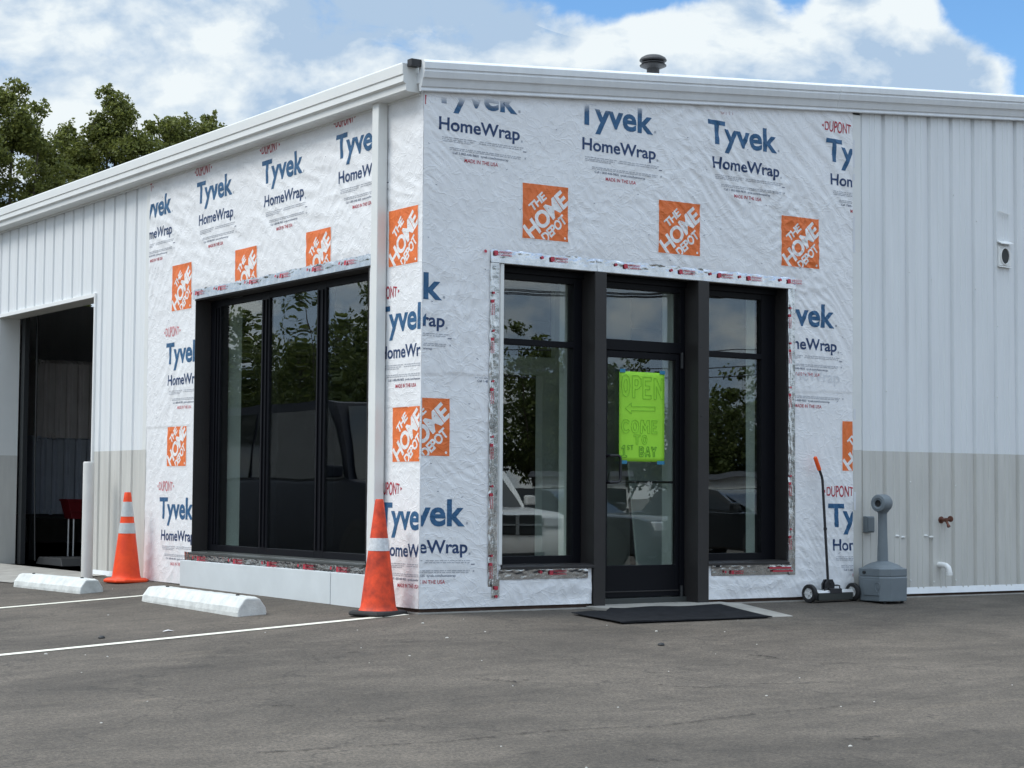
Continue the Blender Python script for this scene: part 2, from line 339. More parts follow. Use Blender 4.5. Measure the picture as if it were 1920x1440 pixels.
drag = ramp(tn(2.6, 6, .68, mp2.outputs[0], .5), .60, .78, (1, 1, 1), (.62, .61, .60))          # scuffs and drag marks
spot = ramp(tn(3.7, 3, .5, None, .3), .70, .80, (1, 1, 1), (.55, .54, .54))                   # oil spots
pale = ramp(tn(1.7, 6, .7, mp2.outputs[0], 1.0), .60, .74, (1, 1, 1), (1.28, 1.25, 1.20))      # dusty patches
crk = t.nodes.new('ShaderNodeTexVoronoi'); crk.feature = 'DISTANCE_TO_EDGE'; crk.inputs['Scale'].default_value = .42
wv = t.nodes.new('ShaderNodeTexNoise'); wv.inputs['Scale'].default_value = 3.0; wv.inputs['Detail'].default_value = 5; t.links.new(g.outputs['Position'], wv.inputs['Vector'])
wa = t.nodes.new('ShaderNodeMix'); wa.data_type = 'RGBA'; wa.blend_type = 'LINEAR_LIGHT'; wa.inputs[0].default_value = .35; t.links.new(g.outputs['Position'], wa.inputs[6]); t.links.new(wv.outputs['Color'], wa.inputs[7]); t.links.new(wa.outputs[2], crk.inputs['Vector'])
crack = ramp(crk.outputs['Distance'], .0, .006, (.60, .60, .60), (1, 1, 1))
t.links.new(mul(mul(mul(mul(mul(mul(mul(big, mid), fin), grit), drag), spot), pale), crack), p.inputs['Base Color'])
bp = t.nodes.new('ShaderNodeBump'); bp.inputs['Strength'].default_value = .55; bp.inputs['Distance'].default_value = .006
t.links.new(tn(120, 4, .7), bp.inputs['Height']); t.links.new(bp.outputs[0], p.inputs['Normal'])
def axis_pts(lo, hi, near_lo, near_hi, step):
    a = list(np.arange(near_lo, near_hi+1e-6, step)); k = near_hi; s = step
    while k < hi: s *= 1.5; k += s; a.append(min(k, hi))
    k = near_lo; s = step
    while k > lo: s *= 1.5; k -= s; a.insert(0, max(k, lo))
    return a
gx = axis_pts(-600, 600, -12, 8, .5); gy = axis_pts(-600, 600, -16, 12, .5)
m_ = MB(); nx = len(gx)
m_.add([(x, y, gz(x, y)) for y in gy for x in gx], [(j*nx+i, j*nx+i+1, (j+1)*nx+i+1, (j+1)*nx+i) for j in range(len(gy)-1) for i in range(nx-1)], True)
go = m_.build('ground', 'asphalt'); struct(go)
def gridsheet(corners, n, mth_, dz, name, mats, parent=None, thick=0):
    """sheet over the ground between four (x,y) corners"""
    m = MB(); vs = []
    a, b, c, d = [Vector(q) for q in corners]
    for j in range(mth_+1):
        for i in range(n+1):
            s_, t_ = i/n, j/mth_; q = (a*(1-s_)+b*s_)*(1-t_) + (d*(1-s_)+c*s_)*t_
            vs.append((q.x, q.y, gz(q.x, q.y)+dz))
    m.add(vs, [(j*(n+1)+i, j*(n+1)+i+1, (j+1)*(n+1)+i+1, (j+1)*(n+1)+i) for j in range(mth_) for i in range(n)])
    return m.build(name, mats, parent)
# ------------------------------------------------------------------ the building
S = .0827                                              # roof pitch
def wtop(x): return 4.093 + S*x
shop = thing('repair_shop', 'white ribbed metal shop building with printed house wrap around its entrance corner', 'building')
XE, YE = 14.0, 19.0
def wallP(wall):                                       # (u across the picture, v up, h out of the wall) -> world
    return (lambda u, v, h: (u, -h, v)) if wall == 'R' else (lambda u, v, h: (-h, -u, v))
def ribbed(wall, u0, u1, v0f, v1f, first, holes=(), d=.030):
    """metal sheet with 60 mm grooves every 304.8 mm; holes = (ua, ub, top)"""
    P = wallP(wall); prof = [(u0, 0)]; mr = .006 if wall == 'R' else .0025
    k = math.floor((u0-first)/.3048)
    while first+k*.3048 < u1:
        g0 = first+k*.3048
        for du, h in ((0, 0), (.016, -d), (.044, -d), (.060, 0), (.150, 0), (.156, mr), (.170, mr), (.176, 0), (.22, 0), (.226, mr), (.240, mr), (.246, 0)):
            if u0 < g0+du < u1: prof.append((g0+du, h))
        k += 1
    for ua, ub, _ in holes:
        for e in (ua, ub):
            if u0 < e < u1: prof.append((e, 0))
    prof.append((u1, 0)); prof.sort(); m = MB()
    for (a, ha), (b, hb) in zip(prof, prof[1:]):
        c = (a+b)/2; base = v0f
        for ua, ub, top in holes:
            if ua < c < ub: base = max(base, top)
        ta, tb = (v1f(a), v1f(b)) if callable(v1f) else (v1f, v1f)
        if base >= ta: continue
        m.quad(P(a, base, ha), P(b, base, hb), P(b, tb, hb), P(a, ta, ha))
    return m
WZ = 1.335
GY0, GY1, GZ = 6.93, 10.06, 3.03                       # bay opening
ribbed('R', 4.777, XE, WZ, lambda u: wtop(u)+.05, 5.05).build('metal_cladding', 'white_metal', shop, fixn=False)
ribbed('R', 4.777, XE, 0.02, WZ, 5.05).build('wainscot_cladding', 'tan_metal', shop, fixn=False)
LF = -5.86
ribbed('L', -YE, -5.54, WZ, 4.16, LF, [(-GY1, -GY0, GZ)]).build('metal_cladding', 'white_metal', shop, fixn=False)
ribbed('L', -YE, -5.54, 0.02, WZ, LF, [(-GY1, -GY0, 9)]).split('wainscot_cladding', 'tan_metal', shop, fixn=False)
# flat trim where cladding meets the wrap, two-tone like the cladding
m = MB(); m.box(4.668, 4.777, -.012, .02, WZ, wtop(4.7)); m.cur = 1; m.box(4.668, 4.777, -.012, .02, .0, WZ); m.build('trim_strip', ['trim_metal', 'tan_metal'], shop, .003)
m = MB(); m.box(-.012, .02, 5.447, 5.54, WZ, 4.12); m.cur = 1; m.box(-.012, .02, 5.447, 5.54, .0, WZ); m.build('trim_strip', ['trim_metal', 'tan_metal'], shop, .003)
# base flashing (bright lip) under the cladding, concrete footing, dark sole plate
m = MB(); prof = [(-.002,.055),(-.012,.022),(-.020,-.006),(-.004,-.006),(.004,.03)]
m.loft([[(4.777, y, z) for y, z in prof], [(XE, y, z) for y, z in prof]]); m.build('base_flashing', 'white_metal', shop)
m = MB()
for a, b in ((5.54, GY0), (GY1, YE)): m.loft([[(y, a, z) for y, z in prof], [(y, b, z) for y, z in prof]])
m.split('base_flashing', 'white_metal', shop)
m = MB(); m.box(-.022, XE, -.022, .30, -.60, -.030); m.box(-.022, .28, .30, GY0, -.60, -.030); m.box(-.022, .28, GY1, YE, -.60, -.030)
m.split('footing', 'concrete', shop)
m = MB(); m.box(.004, 1.66, .004, .2, -.030, .02); m.box(2.94, XE-.01, .004, .2, -.030, .02); m.box(.004, .2, .2, GY0-.1, -.030, .02); m.split('sole_plate', 'brown_wood', shop)
# roof deck
m = MB(); m.loft([[(-.06, -.03, 4.17), (-.06, -.03, 4.255), (XE, -.03, 4.255+S*(XE+.06)), (XE, -.03, 4.17+S*(XE+.06))], [(-.06, YE, 4.17), (-.06, YE, 4.255), (XE, YE, 4.255+S*(XE+.06)), (XE, YE, 4.17+S*(XE+.06))]])
roof = m.build('roof', 'white_metal', shop)
m = MB(); c = (3.92, 2.05, 0)
m.lathe([(.064, 4.5), (.064, 5.19), (.066, 5.19)], 24, c); m.lathe([(.06, 5.185), (.085, 5.195), (.133, 5.215), (.135, 5.226), (.10, 5.236), (.07, 5.24)], 28, c)
m.lathe([(.09, 5.238), (.118, 5.240), (.118, 5.252), (.09, 5.256)], 28, c); m.lathe([(.10, 5.262), (.136, 5.268), (.138, 5.278), (.124, 5.300), (.085, 5.322), (.03, 5.332), (.001, 5.333)], 28, c)
m.build('vent_pipe', 'pipe_dark', roof)
# eave gutter along the left wall
gp = [(-.192,4.318),(-.192,4.236),(-.183,4.228),(-.183,4.222),(-.186,4.176),(-.172,4.166),(-.160,4.160),(-.158,4.112),(-.148,4.100),(-.034,4.100),(-.034,4.30),(-.05,4.30),(-.05,4.116),(-.146,4.116),(-.146,4.17),(-.176,4.19),(-.178,4.325),(-.186,4.330)]
m = MB(); m.loft([[(x, .035, z) for x, z in gp], [(x, YE, z) for x, z in gp]]); gut = m.build('gutter', 'trim_metal', shop)
ep = gp[:10] + [(-.034, 4.322), (-.184, 4.322)]
m = MB(); m.loft([[(x, .018, z) for x, z in ep], [(x, .0345, z) for x, z in ep]]); m.build('end_cap', M['trim_metal'], gut)
m = MB(); m.box(-.034, -.004, .03, YE, 4.085, 4.30); m.build('eave_trim', 'trim_metal', shop)
# rake trim along the right wall, two lengths
rp = [(-.010,.018),(-.080,.004),(-.097,-.012),(-.103,-.020),(-.103,-.068),(-.094,-.076),(-.094,-.084),(-.098,-.092),(-.086,-.140),(-.074,-.150),(-.068,-.162),(-.056,-.205),(-.044,-.214),(-.050,-.236),(-.047,-.243),(-.020,-.243),(-.010,-.20)]
def rake(x0, x1, o=0.0, dz=0.0):
    m = MB(); z0 = 4.343
    m.loft([[(x, y*(1+o), z0+z*(1+o*.3)+S*(x+.1)+dz) for y, z in rp] for x in (x0, x1)]); return m.build('rake_trim', 'white_metal', shop)
rake(-.058, 4.45); rake(4.435, XE+.05, .05, .002)
m = MB(); m.box(-.150, -.0585, -.050, .016, 4.296, 4.352); m.build('corner_gap_shade', 'pipe_dark', shop)  # dark box standing in for the shade in the gap between gutter and rake
# downspout
m = MB(); m.box(-.112, -.022, .535, .640, -.06, 4.104); ds = m.build('downspout', M['trim_metal'], shop, .006)
# ------------------------------------------------------------------ house wrap
def hR(u, v):
    wx = .35*perlin(u*1.1+3, v*1.1); wy = .35*perlin(u*1.1-7, v*1.1+5)
    ang = .75 + .5*perlin(u*.5+9, v*.5-2)                       # fold direction wanders round the diagonal
    a = u*np.cos(ang)+v*np.sin(ang)+wx*.25; b = -u*np.sin(ang)+v*np.cos(ang)+wy*.25
    rid = 1-np.abs(perlin(a*13, b*4.2))*2.2
    msk = np.clip(.45+1.3*perlin(u*.9+2, v*.9+8), .12, 1)
    h = .0110*np.clip(rid, 0, 1)**1.5*msk
    h = h + .0032*fbm(a*15, b*9, 2) + .0050*perlin(u*2.4, v*3.1)
    # pulled folds running down to the right from under the rake, and loose gathers near the ground
    dr = u*.66+v*.75; h = h + .0078*np.clip(1-np.abs(perlin(dr*8.5+wx, (u*.75-v*.66)*.9))*2.4, 0, 1)*np.clip((u-2.0)/1.2, 0, 1)*np.clip((v-2.6)/1.0, 0, 1)
    lo = np.clip((.75-v)/.6, 0, 1); h = h + lo*(.0075*np.clip(1-np.abs(perlin(u*1.7+wx*2, v*9))*1.8, 0, 1) + .004*perlin(u*7+v*5, v*8-u*4))
    h = h + np.where(v > 1.855+.006*np.sin(u*3.1), .0035, 0)
    e = np.clip((np.abs(u)-.002)/.03, 0, 1); h = h*e + .0015*(1-e); h = h*(.25+.75*near_open('R', u, v))
    return .006 + np.clip(h, -.005, .024)
def hL(u, v):
    wx = .35*perlin(u*1.2+33, v*1.2); wy = .35*perlin(u*1.2-17, v*1.2+15)
    a = u*.35+v*.94+wx*.4; b = -u*.94+v*.35+wy*.3
    h = .0085*np.clip(1-np.abs(perlin(b*1.6, a*7))*2.2, 0, 1)*np.clip((v-2.6)/.8, 0, 1)
    h = h + .0030*fbm(u*13, v*13, 2) + .0048*perlin(u*2.6+4, v*2.2)
    a2 = u*.75-v*.66; b2 = u*.66+v*.75
    h = h + .0058*np.clip(1-np.abs(perlin(b2*1.8+40, a2*8+wx))*2.3, 0, 1)*np.clip(.3+1.5*perlin(u*1.1, v*.8+3), .1, 1)
    lo = np.clip((.9-v)/.7, 0, 1); h = h + lo*(.008*np.clip(1-np.abs(perlin(a2*6+wx*2, b2*2.5))*1.9, 0, 1))
    sv = np.where(u < -3, 1.555, 1.603); h = h + np.where(v > sv+.006*np.sin(u*5), .0035, 0)
    e = np.clip((np.abs(u)-.002)/.03, 0, 1); h = h*e + .0015*(1-e); h = h*(.25+.75*near_open('L', u, v))
    return .006 + np.clip(h, -.005, .024)
HF = {'R': hR, 'L': hL}
def near_open(wall, u, v):
    """0 at the taped edge of an opening, 1 a hand's breadth away"""
    a, b, c, d = (.772, 3.855, .318, 2.785) if wall == 'R' else (-4.278, -.836, .325, 2.785)
    q = np.maximum(np.maximum(a-u, u-b), np.maximum(c-v, v-d)); return np.clip((q-.07)/.09, 0, 1)
def lin(a, b, st): n = max(1, int(round((b-a)/st))); return list(np.linspace(a, b, n+1))
def wrapsheet(wall, us, vfun, holes, name='house_wrap'):
    """us: break points; rows from 0 to the sloping top; holes (ua,ub,va,vb) must sit on break points"""
    U = []
    for a, b in zip(us, us[1:]): U += lin(a, b, .0125)[:-1]
    U.append(us[-1]); U = np.array(U)
    vb = sorted({0.0, *[q for h in holes for q in h[2:] if q > 0 and q < 3.5]}); Vv = []
    for a, b in zip(vb, vb[1:]): Vv += lin(a, b, .0125)[:-1]
    Vv += lin(vb[-1], 4.0, .0125); Vv = np.array(Vv)
    base = vb[-1]
    UU, VV = np.meshgrid(U, Vv)
    top = vfun(UU); VV = np.where(VV > base, base + (VV-base)*(top-base)/(4.0-base), VV)
    Hh = HF[wall](UU, VV)
    if wall == 'R': pts = np.stack([UU, -Hh, VV], -1)
    else: pts = np.stack([-Hh, -UU, VV], -1)
    nu, nv = len(U), len(Vv); uc = (U[1:]+U[:-1])/2; vc = (VV[1:, 0]+VV[:-1, 0])/2
    fs = []
    for j in range(nv-1):
        for i in range(nu-1):
            if any(h[0] < uc[i] < h[1] and h[2] < vc[j] < h[3] for h in holes): continue
            k = j*nu+i; fs.append((k, k+1, k+nu+1, k+nu))
    m = MB(); m.add(pts.reshape(-1, 3).tolist(), fs, True); return m.build(name, 'wrap', shop, fixn=False)
OX0, OX1, OZ0, OZ1 = .772, 3.855, .318, 2.785           # entrance opening
DX0, DX1 = 1.672, 2.925
LY0, LY1, LZ0, LZ1 = .836, 4.278, .325, 2.785           # left window opening
wrapR = wrapsheet('R', [-.0076, OX0, DX0, DX1, OX1, 4.668], lambda u: wtop(u)+.02, [(OX0, OX1, OZ0, OZ1), (DX0, DX1, -1, OZ0)])
wrapL = wrapsheet('L', [-5.447, -LY1, -LY0, .0076], lambda u: 4.13+0*u, [(-LY1, -LY0, LZ0, LZ1)])
# ------------------------------------------------------------------ print on the wrap
_txt = {}
def text2d(s, off=0.0, sp=1.0):
    k = (s, off, sp)
    if k not in _txt:
        c = bpy.data.curves.new('t', 'FONT'); c.body = s; c.size = 1; c.offset = off; c.space_character = sp; c.resolution_u = 4
        o = bpy.data.objects.new('t', c); COL.objects.link(o); dg = bpy.context.evaluated_depsgraph_get()
        me = bpy.data.meshes.new_from_object(o.evaluated_get(dg)); v = np.array([q.co[:2] for q in me.vertices]); f = [tuple(q.vertices) for q in me.polygons]
        bpy.data.objects.remove(o); bpy.data.curves.remove(c); bpy.data.meshes.remove(me); _txt[k] = (v, f)
    v, f = _txt[k]; return v.copy(), f
_cap = {}
def caph(off):
    if off not in _cap: v, _ = text2d('H', off); _cap[off] = (v[:, 1].min(), v[:, 1].max())
    return _cap[off]
def word(s, u, v, width, cap, off=.0, sp=1.0, tilt=0.0, tone=None):
    """word with its left edge at u and its capital top at v, fitted to a width and a capital height"""
    P, f = text2d(s, off, sp); lo, hi = caph(off)
    x = (P[:, 0]-P[:, 0].min())/(np.ptp(P[:, 0]))*width; y = (P[:, 1]-hi)/(hi-lo)*cap
    return np.stack([u+x, v+y+tilt*x], 1), f
def rect2d(u0, u1, v0, v1): return np.array([(u0, v0), (u1, v0), (u1, v1), (u0, v1)], float), [(0, 1, 2, 3)]
class Print:
    def __init__(s, wall): s.wall = wall; s.parts = {}
    def put(s, geo, m, clip=None, lift=.0020, step=.0125):
        v, f = geo; b = bmesh.new(); vs = [b.verts.new((q[0], q[1], 0)) for q in v]
        for q in f:
            try: b.faces.new([vs[i] for i in q])
            except ValueError: pass
        def cut(co, no, clear):
            bmesh.ops.bisect_plane(b, geom=b.verts[:]+b.edges[:]+b.faces[:], plane_co=co, plane_no=no, clear_outer=clear, dist=1e-6)
        u0, u1, v0, v1 = v[:, 0].min(), v[:, 0].max(), v[:, 1].min(), v[:, 1].max()
        if clip:
            if u1 <= clip[0] or u0 >= clip[1] or v1 <= clip[2] or v0 >= clip[3]: b.free(); return
            if u0 < clip[0]: cut((clip[0],0,0), (-1,0,0), True)
            if u1 > clip[1]: cut((clip[1],0,0), (1,0,0), True)
            if v0 < clip[2]: cut((0,clip[2],0), (0,-1,0), True)
            if v1 > clip[3]: cut((0,clip[3],0), (0,1,0), True)
            u0, u1, v0, v1 = max(u0, clip[0]), min(u1, clip[1]), max(v0, clip[2]), min(v1, clip[3])
        k = math.ceil(u0/step)
        while k*step < u1: cut((k*step,0,0), (1,0,0), False); k += 1
        k = math.ceil(v0/step)
        while k*step < v1: cut((0,k*step,0), (0,1,0), False); k += 1
        b.verts.index_update(); V2 = np.array([q.co[:2] for q in b.verts]).reshape(-1, 2); F2 = [tuple(x.index for x in q.verts) for q in b.faces]; b.free()
        if not len(F2): return
        h = HF[s.wall](V2[:, 0], V2[:, 1])+lift
        P = np.stack([V2[:, 0], -h, V2[:, 1]], 1) if s.wall == 'R' else np.stack([-h, -V2[:, 0], V2[:, 1]], 1)
        s.parts.setdefault(m, MB()).add(P.tolist(), F2)
    def flush(s, name, parent):
        mb = MB(); ms = []
        for m, q in s.parts.items(): mb.cur = len(ms); ms.append(m); mb.add(q.v, q.f)
        s.parts = {}
        return mb.build(name, ms, parent, fixn=False) if ms else None
def dupont(u, v, w, hh):
    P, f = word('DUPONT', u+w*.10, v+hh/2, w*.80, hh*.74, .012); x = (P[:, 0]-(u+w/2))/(w/2)
    P[:, 1] = (P[:, 1]-v+hh*-.0)*1.0; P[:, 1] = v + (P[:, 1]-(hh/2-hh*.37))*(1.36-.62*np.clip(np.abs(x), 0, 1)**2)
    q = list(f); n = len(P); tri = np.array([(u, v), (u+w*.06, v+hh*.16), (u+w*.06, v-hh*.16), (u+w, v), (u+w*.94, v+hh*.16), (u+w*.94, v-hh*.16)])
    return np.concatenate([P, tri]), q+[(n, n+2, n+1), (n+3, n+4, n+5)]
def unit(pr, u, v, clip, tilt=-.0115, fade=False, dark=False, red='red_ink', dup=True, fine=True, skip=()):
    bl = 'faded_blue' if fade else 'blue_ink'; rd = 'faded_red' if fade else red
    if dup: pr.put(dupont(u-.115, v+.437, .41, .105), rd, clip)
    if 'T' not in skip: pr.put(word('Tyvek', u-.055, v+.325, .81, .215, .028, 1.0, tilt), bl, clip)
    pr.put(rect2d(u+.765, u+.785, v+.118, v+.138), 'grey_ink', clip)
    if 'H' not in skip: pr.put(word('HomeWrap', u, v, .782, .105, .020, 1.0, tilt), 'navy_ink', clip)
    pr.put(rect2d(u+.795, u+.812, v-.125, v-.108), 'grey_ink', clip)
    if not fine: return
    g = random.Random(int((u+9)*100))
    for dv, a, e in ((-.162, .03, .36), (-.162, .39, .82), (-.178, .03, .34), (-.178, .38, .80), (-.192, .035, .30), (-.242, .10, .80), (-.256, .10, .79)):
        x = u+a
        while x < u+e:
            L = g.uniform(.012, .05); pr.put(rect2d(x, min(x+L, u+e), v+dv+tilt*(x-u)-.0035, v+dv+tilt*(x-u)+.0035), 'grey_ink', clip, step=.03); x += L+.007
    pr.put(word('Call 1-800-448-9835  tyvek.com/homewrap', u+.13, v-.273, .54, .019, .012, 1.0, tilt), 'dark_ink', clip, step=.04)
    pr.put(word('MADE IN THE USA', u+.245, v-.318, .325, .030, .012, 1.0, tilt), red, clip, step=.03)
    pr.put(rect2d(u+.815, u+.850, v-.205, v-.197), 'dark_ink', clip); pr.put(rect2d(u+.832, u+.846, v-.262, v-.248), 'grey_ink', clip)
def logo(pr, u, v, clip, parent, s=.458, tilt=-.0115):
    lift = .0016
    pr.put(rect2d(u-.008, u+s+.008, v-s-.008, v+.008), 'logo_white', clip, lift)
    pr.put(rect2d(u, u+s, v-s, v), 'orange_ink', clip, lift+.0007)
    a = R_(42); c, n = math.cos(a), math.sin(a)
    box = (u+.003, u+s-.003, v-s+.003, v-.003)
    box = (max(box[0], clip[0]), min(box[1], clip[1]), max(box[2], clip[2]), min(box[3], clip[3]))
    cx, cy = u+s/2, v-s/2; k = s/.458
    # three lines of bold capitals running up to the right, cut off by the edges of the square
    for txt, al, bot, wd, cap in (('THE', -.100, .079, .190, .074), ('HOME', -.262, -.093, .508, .146), ('DEPOT', -.165, -.194, .292, .083)):
        P, f = word(txt, al*k, (bot+cap)*k, wd*k, cap*k, .034, .90)
        Q = np.stack([cx + P[:, 0]*c - P[:, 1]*n, cy + P[:, 0]*n + P[:, 1]*c], 1); pr.put((Q, f), 'logo_white', box, lift+.0014)
    pr.put((np.array([(u+s*.93+.011*math.cos(i*.785), v-s*.94+.011*math.sin(i*.785)) for i in range(8)]), [tuple(range(8))]), 'logo_white', box, lift+.0014)
    return pr.flush('printed_logo', parent)
BIG = (0.004, 4.662, .0, 5)
pr = Print('R')
up = (0.004, 4.662, 1.86, 5)
unit(pr, .133, 3.928, up, fade=True); unit(pr, 1.553, 3.918, up, fade=True); unit(pr, 2.972, 3.906, up, fade=True); unit(pr, 4.391, 3.897, up)
unit(pr, -.58, 2.345, (.004, .60, 1.86, 2.9)); unit(pr, 3.68, 2.352, (3.955, 4.662, 1.86, 2.78))
pr.put(word('HomeWrap', 3.70, 2.075, .80, .10, .010, 1, -.03), 'ghost_ink', (3.955, 4.662, 1.87, 2.2))
unit(pr, 3.705, 2.062, (3.955, 4.662, 1.2, 1.85), skip=('T', 'H'), dup=False)
unit(pr, .39, 2.10, (.50, .625, 1.5, 1.85), skip=('T', 'H'), dup=False)
unit(pr, -.34, .545, (.004, .62, .01, 1.2)); unit(pr, 4.411, .517, (4.0, 4.662, .01, 1.2))
pr.put(word('k', -.030, 2.425, .12, .22, .02), 'blue_ink', (.004, .03, 2.1, 2.42))
g = random.Random(5)
for i in range(90):                                    # staples and small printed ticks
    u = g.uniform(.03, 4.6); v = g.uniform(.3, 4.2)
    if OX0-.15 < u < OX1+.15 and v < OZ1+.12: continue
    a = g.uniform(-.6, .6); L = g.uniform(.004, .010)
    pr.put((np.array([(u-L, v-L*a-.0022), (u+L, v+L*a-.0022), (u+L, v+L*a+.0022), (u-L, v-L*a+.0022)]), [(0, 1, 2, 3)]), 'dark_ink', BIG)
pr.flush('printed_lettering', wrapR)
for u, v in ((.948, 3.471), (2.370, 3.460), (3.782, 3.450)): logo(pr, u, v, BIG, wrapR)
logo(pr, -.196, 1.663, (.004, 4.66, 0, 1.85), wrapR); logo(pr, 4.535, 1.602, (4, 4.662, 0, 1.85), wrapR)
pl = Print('L'); e0, e1 = -5.44, -.004
upL = (e0, e1, 1.56, 4.095)
for y, z in ((5.65, 3.61), (4.231, 3.616), (2.794, 3.624), (1.372, 3.650)): unit(pl, -y, z, upL, tilt=.004)
unit(pl, -4.918, 2.074, (e0, -4.292, 1.56, 2.8), tilt=-.004, red='pink_ink')
pl.put(rect2d(0, 0.001, 0, .001), 'red_ink', (5, 6, 5, 6))
unit(pl, -.63, 2.103, (-.82, e1, 1.61, 2.75), tilt=-.004)
unit(pl, -5.022, .523, (e0, -4.292, .01, 1.2), tilt=.0, red='pink_ink'); unit(pl, -.56, .507, (-.82, e1, .01, 1.2), tilt=0)
g = random.Random(9)
for i in range(45):
    u = g.uniform(-5.4, -.03); v = g.uniform(.3, 4.0)
    if -LY1-.15 < u < -LY0+.12 and v < LZ1+.15: continue
    a = g.uniform(-.6, .6); L = g.uniform(.004, .010)
    pl.put((np.array([(u-L, v-L*a-.0022), (u+L, v+L*a-.0022), (u+L, v+L*a+.0022), (u-L, v-L*a+.0022)]), [(0, 1, 2, 3)]), 'dark_ink', upL)
pl.flush('printed_lettering', wrapL)
upT = (e0, e1, 2.80, 4.095)
for y, z, c in ((4.842, 3.172, upL), (3.395, 3.182, upT), (1.960, 3.192, upT), (.511, 3.206, upL), (4.908, 1.617, (e0, -4.292, 0, 1.552)), (.427, 1.617, (-.82, e1, 0, 1.598))): logo(pl, -y, z, c, wrapL, tilt=0)
# ------------------------------------------------------------------ flashing tape round the openings
def tape(wall, u0, u1, v0, v1, name, parent, seed, prints=(), h0=.0155, amp=.009, tilt=.016, m='foil'):
    P = wallP(wall); U = np.array(lin(u0, u1, .009)); V = np.array(lin(v0, v1, .009)); UU, VV = np.meshgrid(U, V)
    long_h = (u1-u0) > (v1-v0); rag = perlin((UU if long_h else VV)*14+seed, (VV if long_h else UU)*3)*.012
    fa, fb = (UU*5, VV*24) if long_h else (UU*24, VV*5)
    edge = ((VV-v0)/(v1-v0) if long_h else 1-(UU-u0)/(u1-u0))          # crinkled where it was pressed on to the wrap, taut at the frame
    hh = h0 + amp*(.25+2.6*np.clip(edge, 0, 1)**2)*(.55*np.abs(perlin(fa+seed, fb))+.5*np.abs(perlin(fa*2.3+seed, fb*1.4)))
    if long_h: VV = VV + rag*((VV-v0)/(v1-v0))
    else: UU = UU - rag*((u1-UU)/(u1-u0))
    hh = hh + (tilt*np.clip(1-edge, 0, 1)**.7 if long_h else 0); hh = np.minimum(hh, .05); nu, nv = len(U), len(V)
    pts = [P(float(a), float(b), float(c)) for a, b, c in zip(UU.ravel(), VV.ravel(), hh.ravel())]
    mb = MB(); mb.add(pts, [(j*nu+i, j*nu+i+1, (j+1)*nu+i+1, (j+1)*nu+i) for j in range(nv-1) for i in range(nu-1)], True)
    o = mb.build(name, m, parent, fixn=False)
    for s, pu, pv, wd, cap, vert in prints:
        pm = MB()
        if s == '#': Q, f = rect2d(0, wd, -cap, 0)
        elif s == 'o': Q, f = np.array([(wd/2+wd/2*math.cos(i*.785), -cap/2+cap/2*math.sin(i*.785)) for i in range(8)]), [tuple(range(8))]
        else: Q, f = word(s, 0, 0, wd, cap, .02)
        if vert: Q = np.stack([Q[:, 1], -Q[:, 0]], 1)
        pm.add([P(pu+q[0], pv+q[1], h0+amp*1.5+(tilt*np.clip((v1-pv-q[1])/(v1-v0), 0, 1)**.7 if long_h else 0)) for q in Q], f)
        pm.build('printed_lettering', 'red_ink', o, fixn=False)
    return o
def marks(u, v, vert=False, k=1.0):
    if vert: return [('o', u+.008*k, v, .03*k, .03*k, True), ('#', u, v-.09*k, .034*k, .040*k, True), ('WINDOW', u+.004, v-.13*k, .13*k, .018*k, True), ('& FLASHING', u-.020*k, v-.13*k, .13*k, .016*k, True)]
    return [('o', u-.10*k, v, .030*k, .028*k, False), ('#', u, v, .038*k, .040*k, False), ('WINDOW', u+.046*k, v, .13*k, .018*k, False), ('FLASHING', u+.046*k, v-.024*k, .125*k, .016*k, False)]
for i, (a, b, pr_) in enumerate(((.632, 1.72, marks(.66, 2.885)+marks(1.22, 2.875)), (1.70, 2.86, marks(1.98, 2.872)+marks(2.58, 2.868)), (2.85, 3.945, marks(3.02, 2.868)+marks(3.36, 2.866)+marks(3.84, 2.872)))):
    tape('R', a, b, 2.788, 2.895-.003*i, 'flashing_tape', shop, 3.0+i*7, pr_, h0=.0155+.003*(i % 2))
tape('R', .632, .722, .16, 2.80, 'flashing_tape', shop, 31, [q for z in (2.55, 2.24, 1.83, 1.38, .98, .42) for q in marks(.668, z, True, .75)])
tape('R', 3.862, 3.945, .20, 2.79, 'flashing_tape', shop, 43, [q for z in (2.62, 2.30, 1.90, 1.10, .62) for q in marks(3.888, z, True, .75)])
tape('R', .665, .742, .075, .22, 'flashing_tape', shop, 47, [('#', .685, .165, .035, .03, False), ('o', .69, .095, .03, .025, False)], h0=.022)
tape('R', .735, 1.632, .215, .302, 'flashing_tape', shop, 51, marks(1.23, .285), amp=.010, tilt=0)
tape('R', 2.965, 3.90, .205, .302, 'flashing_tape', shop, 57, marks(3.18, .25, k=.8)+[('#', 3.62, .275, .26, .018, False), ('#', 3.66, .245, .24, .016, False)], amp=.012, tilt=0)
tape('L', -4.30, -2.5, 2.79, 2.885, 'flashing_tape', shop, 61, marks(-4.24, 2.865)+marks(-3.72, 2.87)+marks(-3.05, 2.87), h0=.016)
tape('L', -2.52, -.70, 2.79, 2.89, 'flashing_tape', shop, 67, marks(-2.42, 2.87)+marks(-1.80, 2.87)+marks(-1.22, 2.87), h0=.019)
tape('L', -4.42, -.74, .232, .318, 'flashing_tape', shop, 71, [q for y in (4.1, 3.3, 2.6, 1.9, 1.3) for q in marks(-y, .285, k=1.1)], h0=.020, amp=.010, tilt=0)
m = MB(); m.box(.734, .766, -.022, .10, .335, 2.782); m.build('jamb_edge', 'trim_metal', shop, .003)
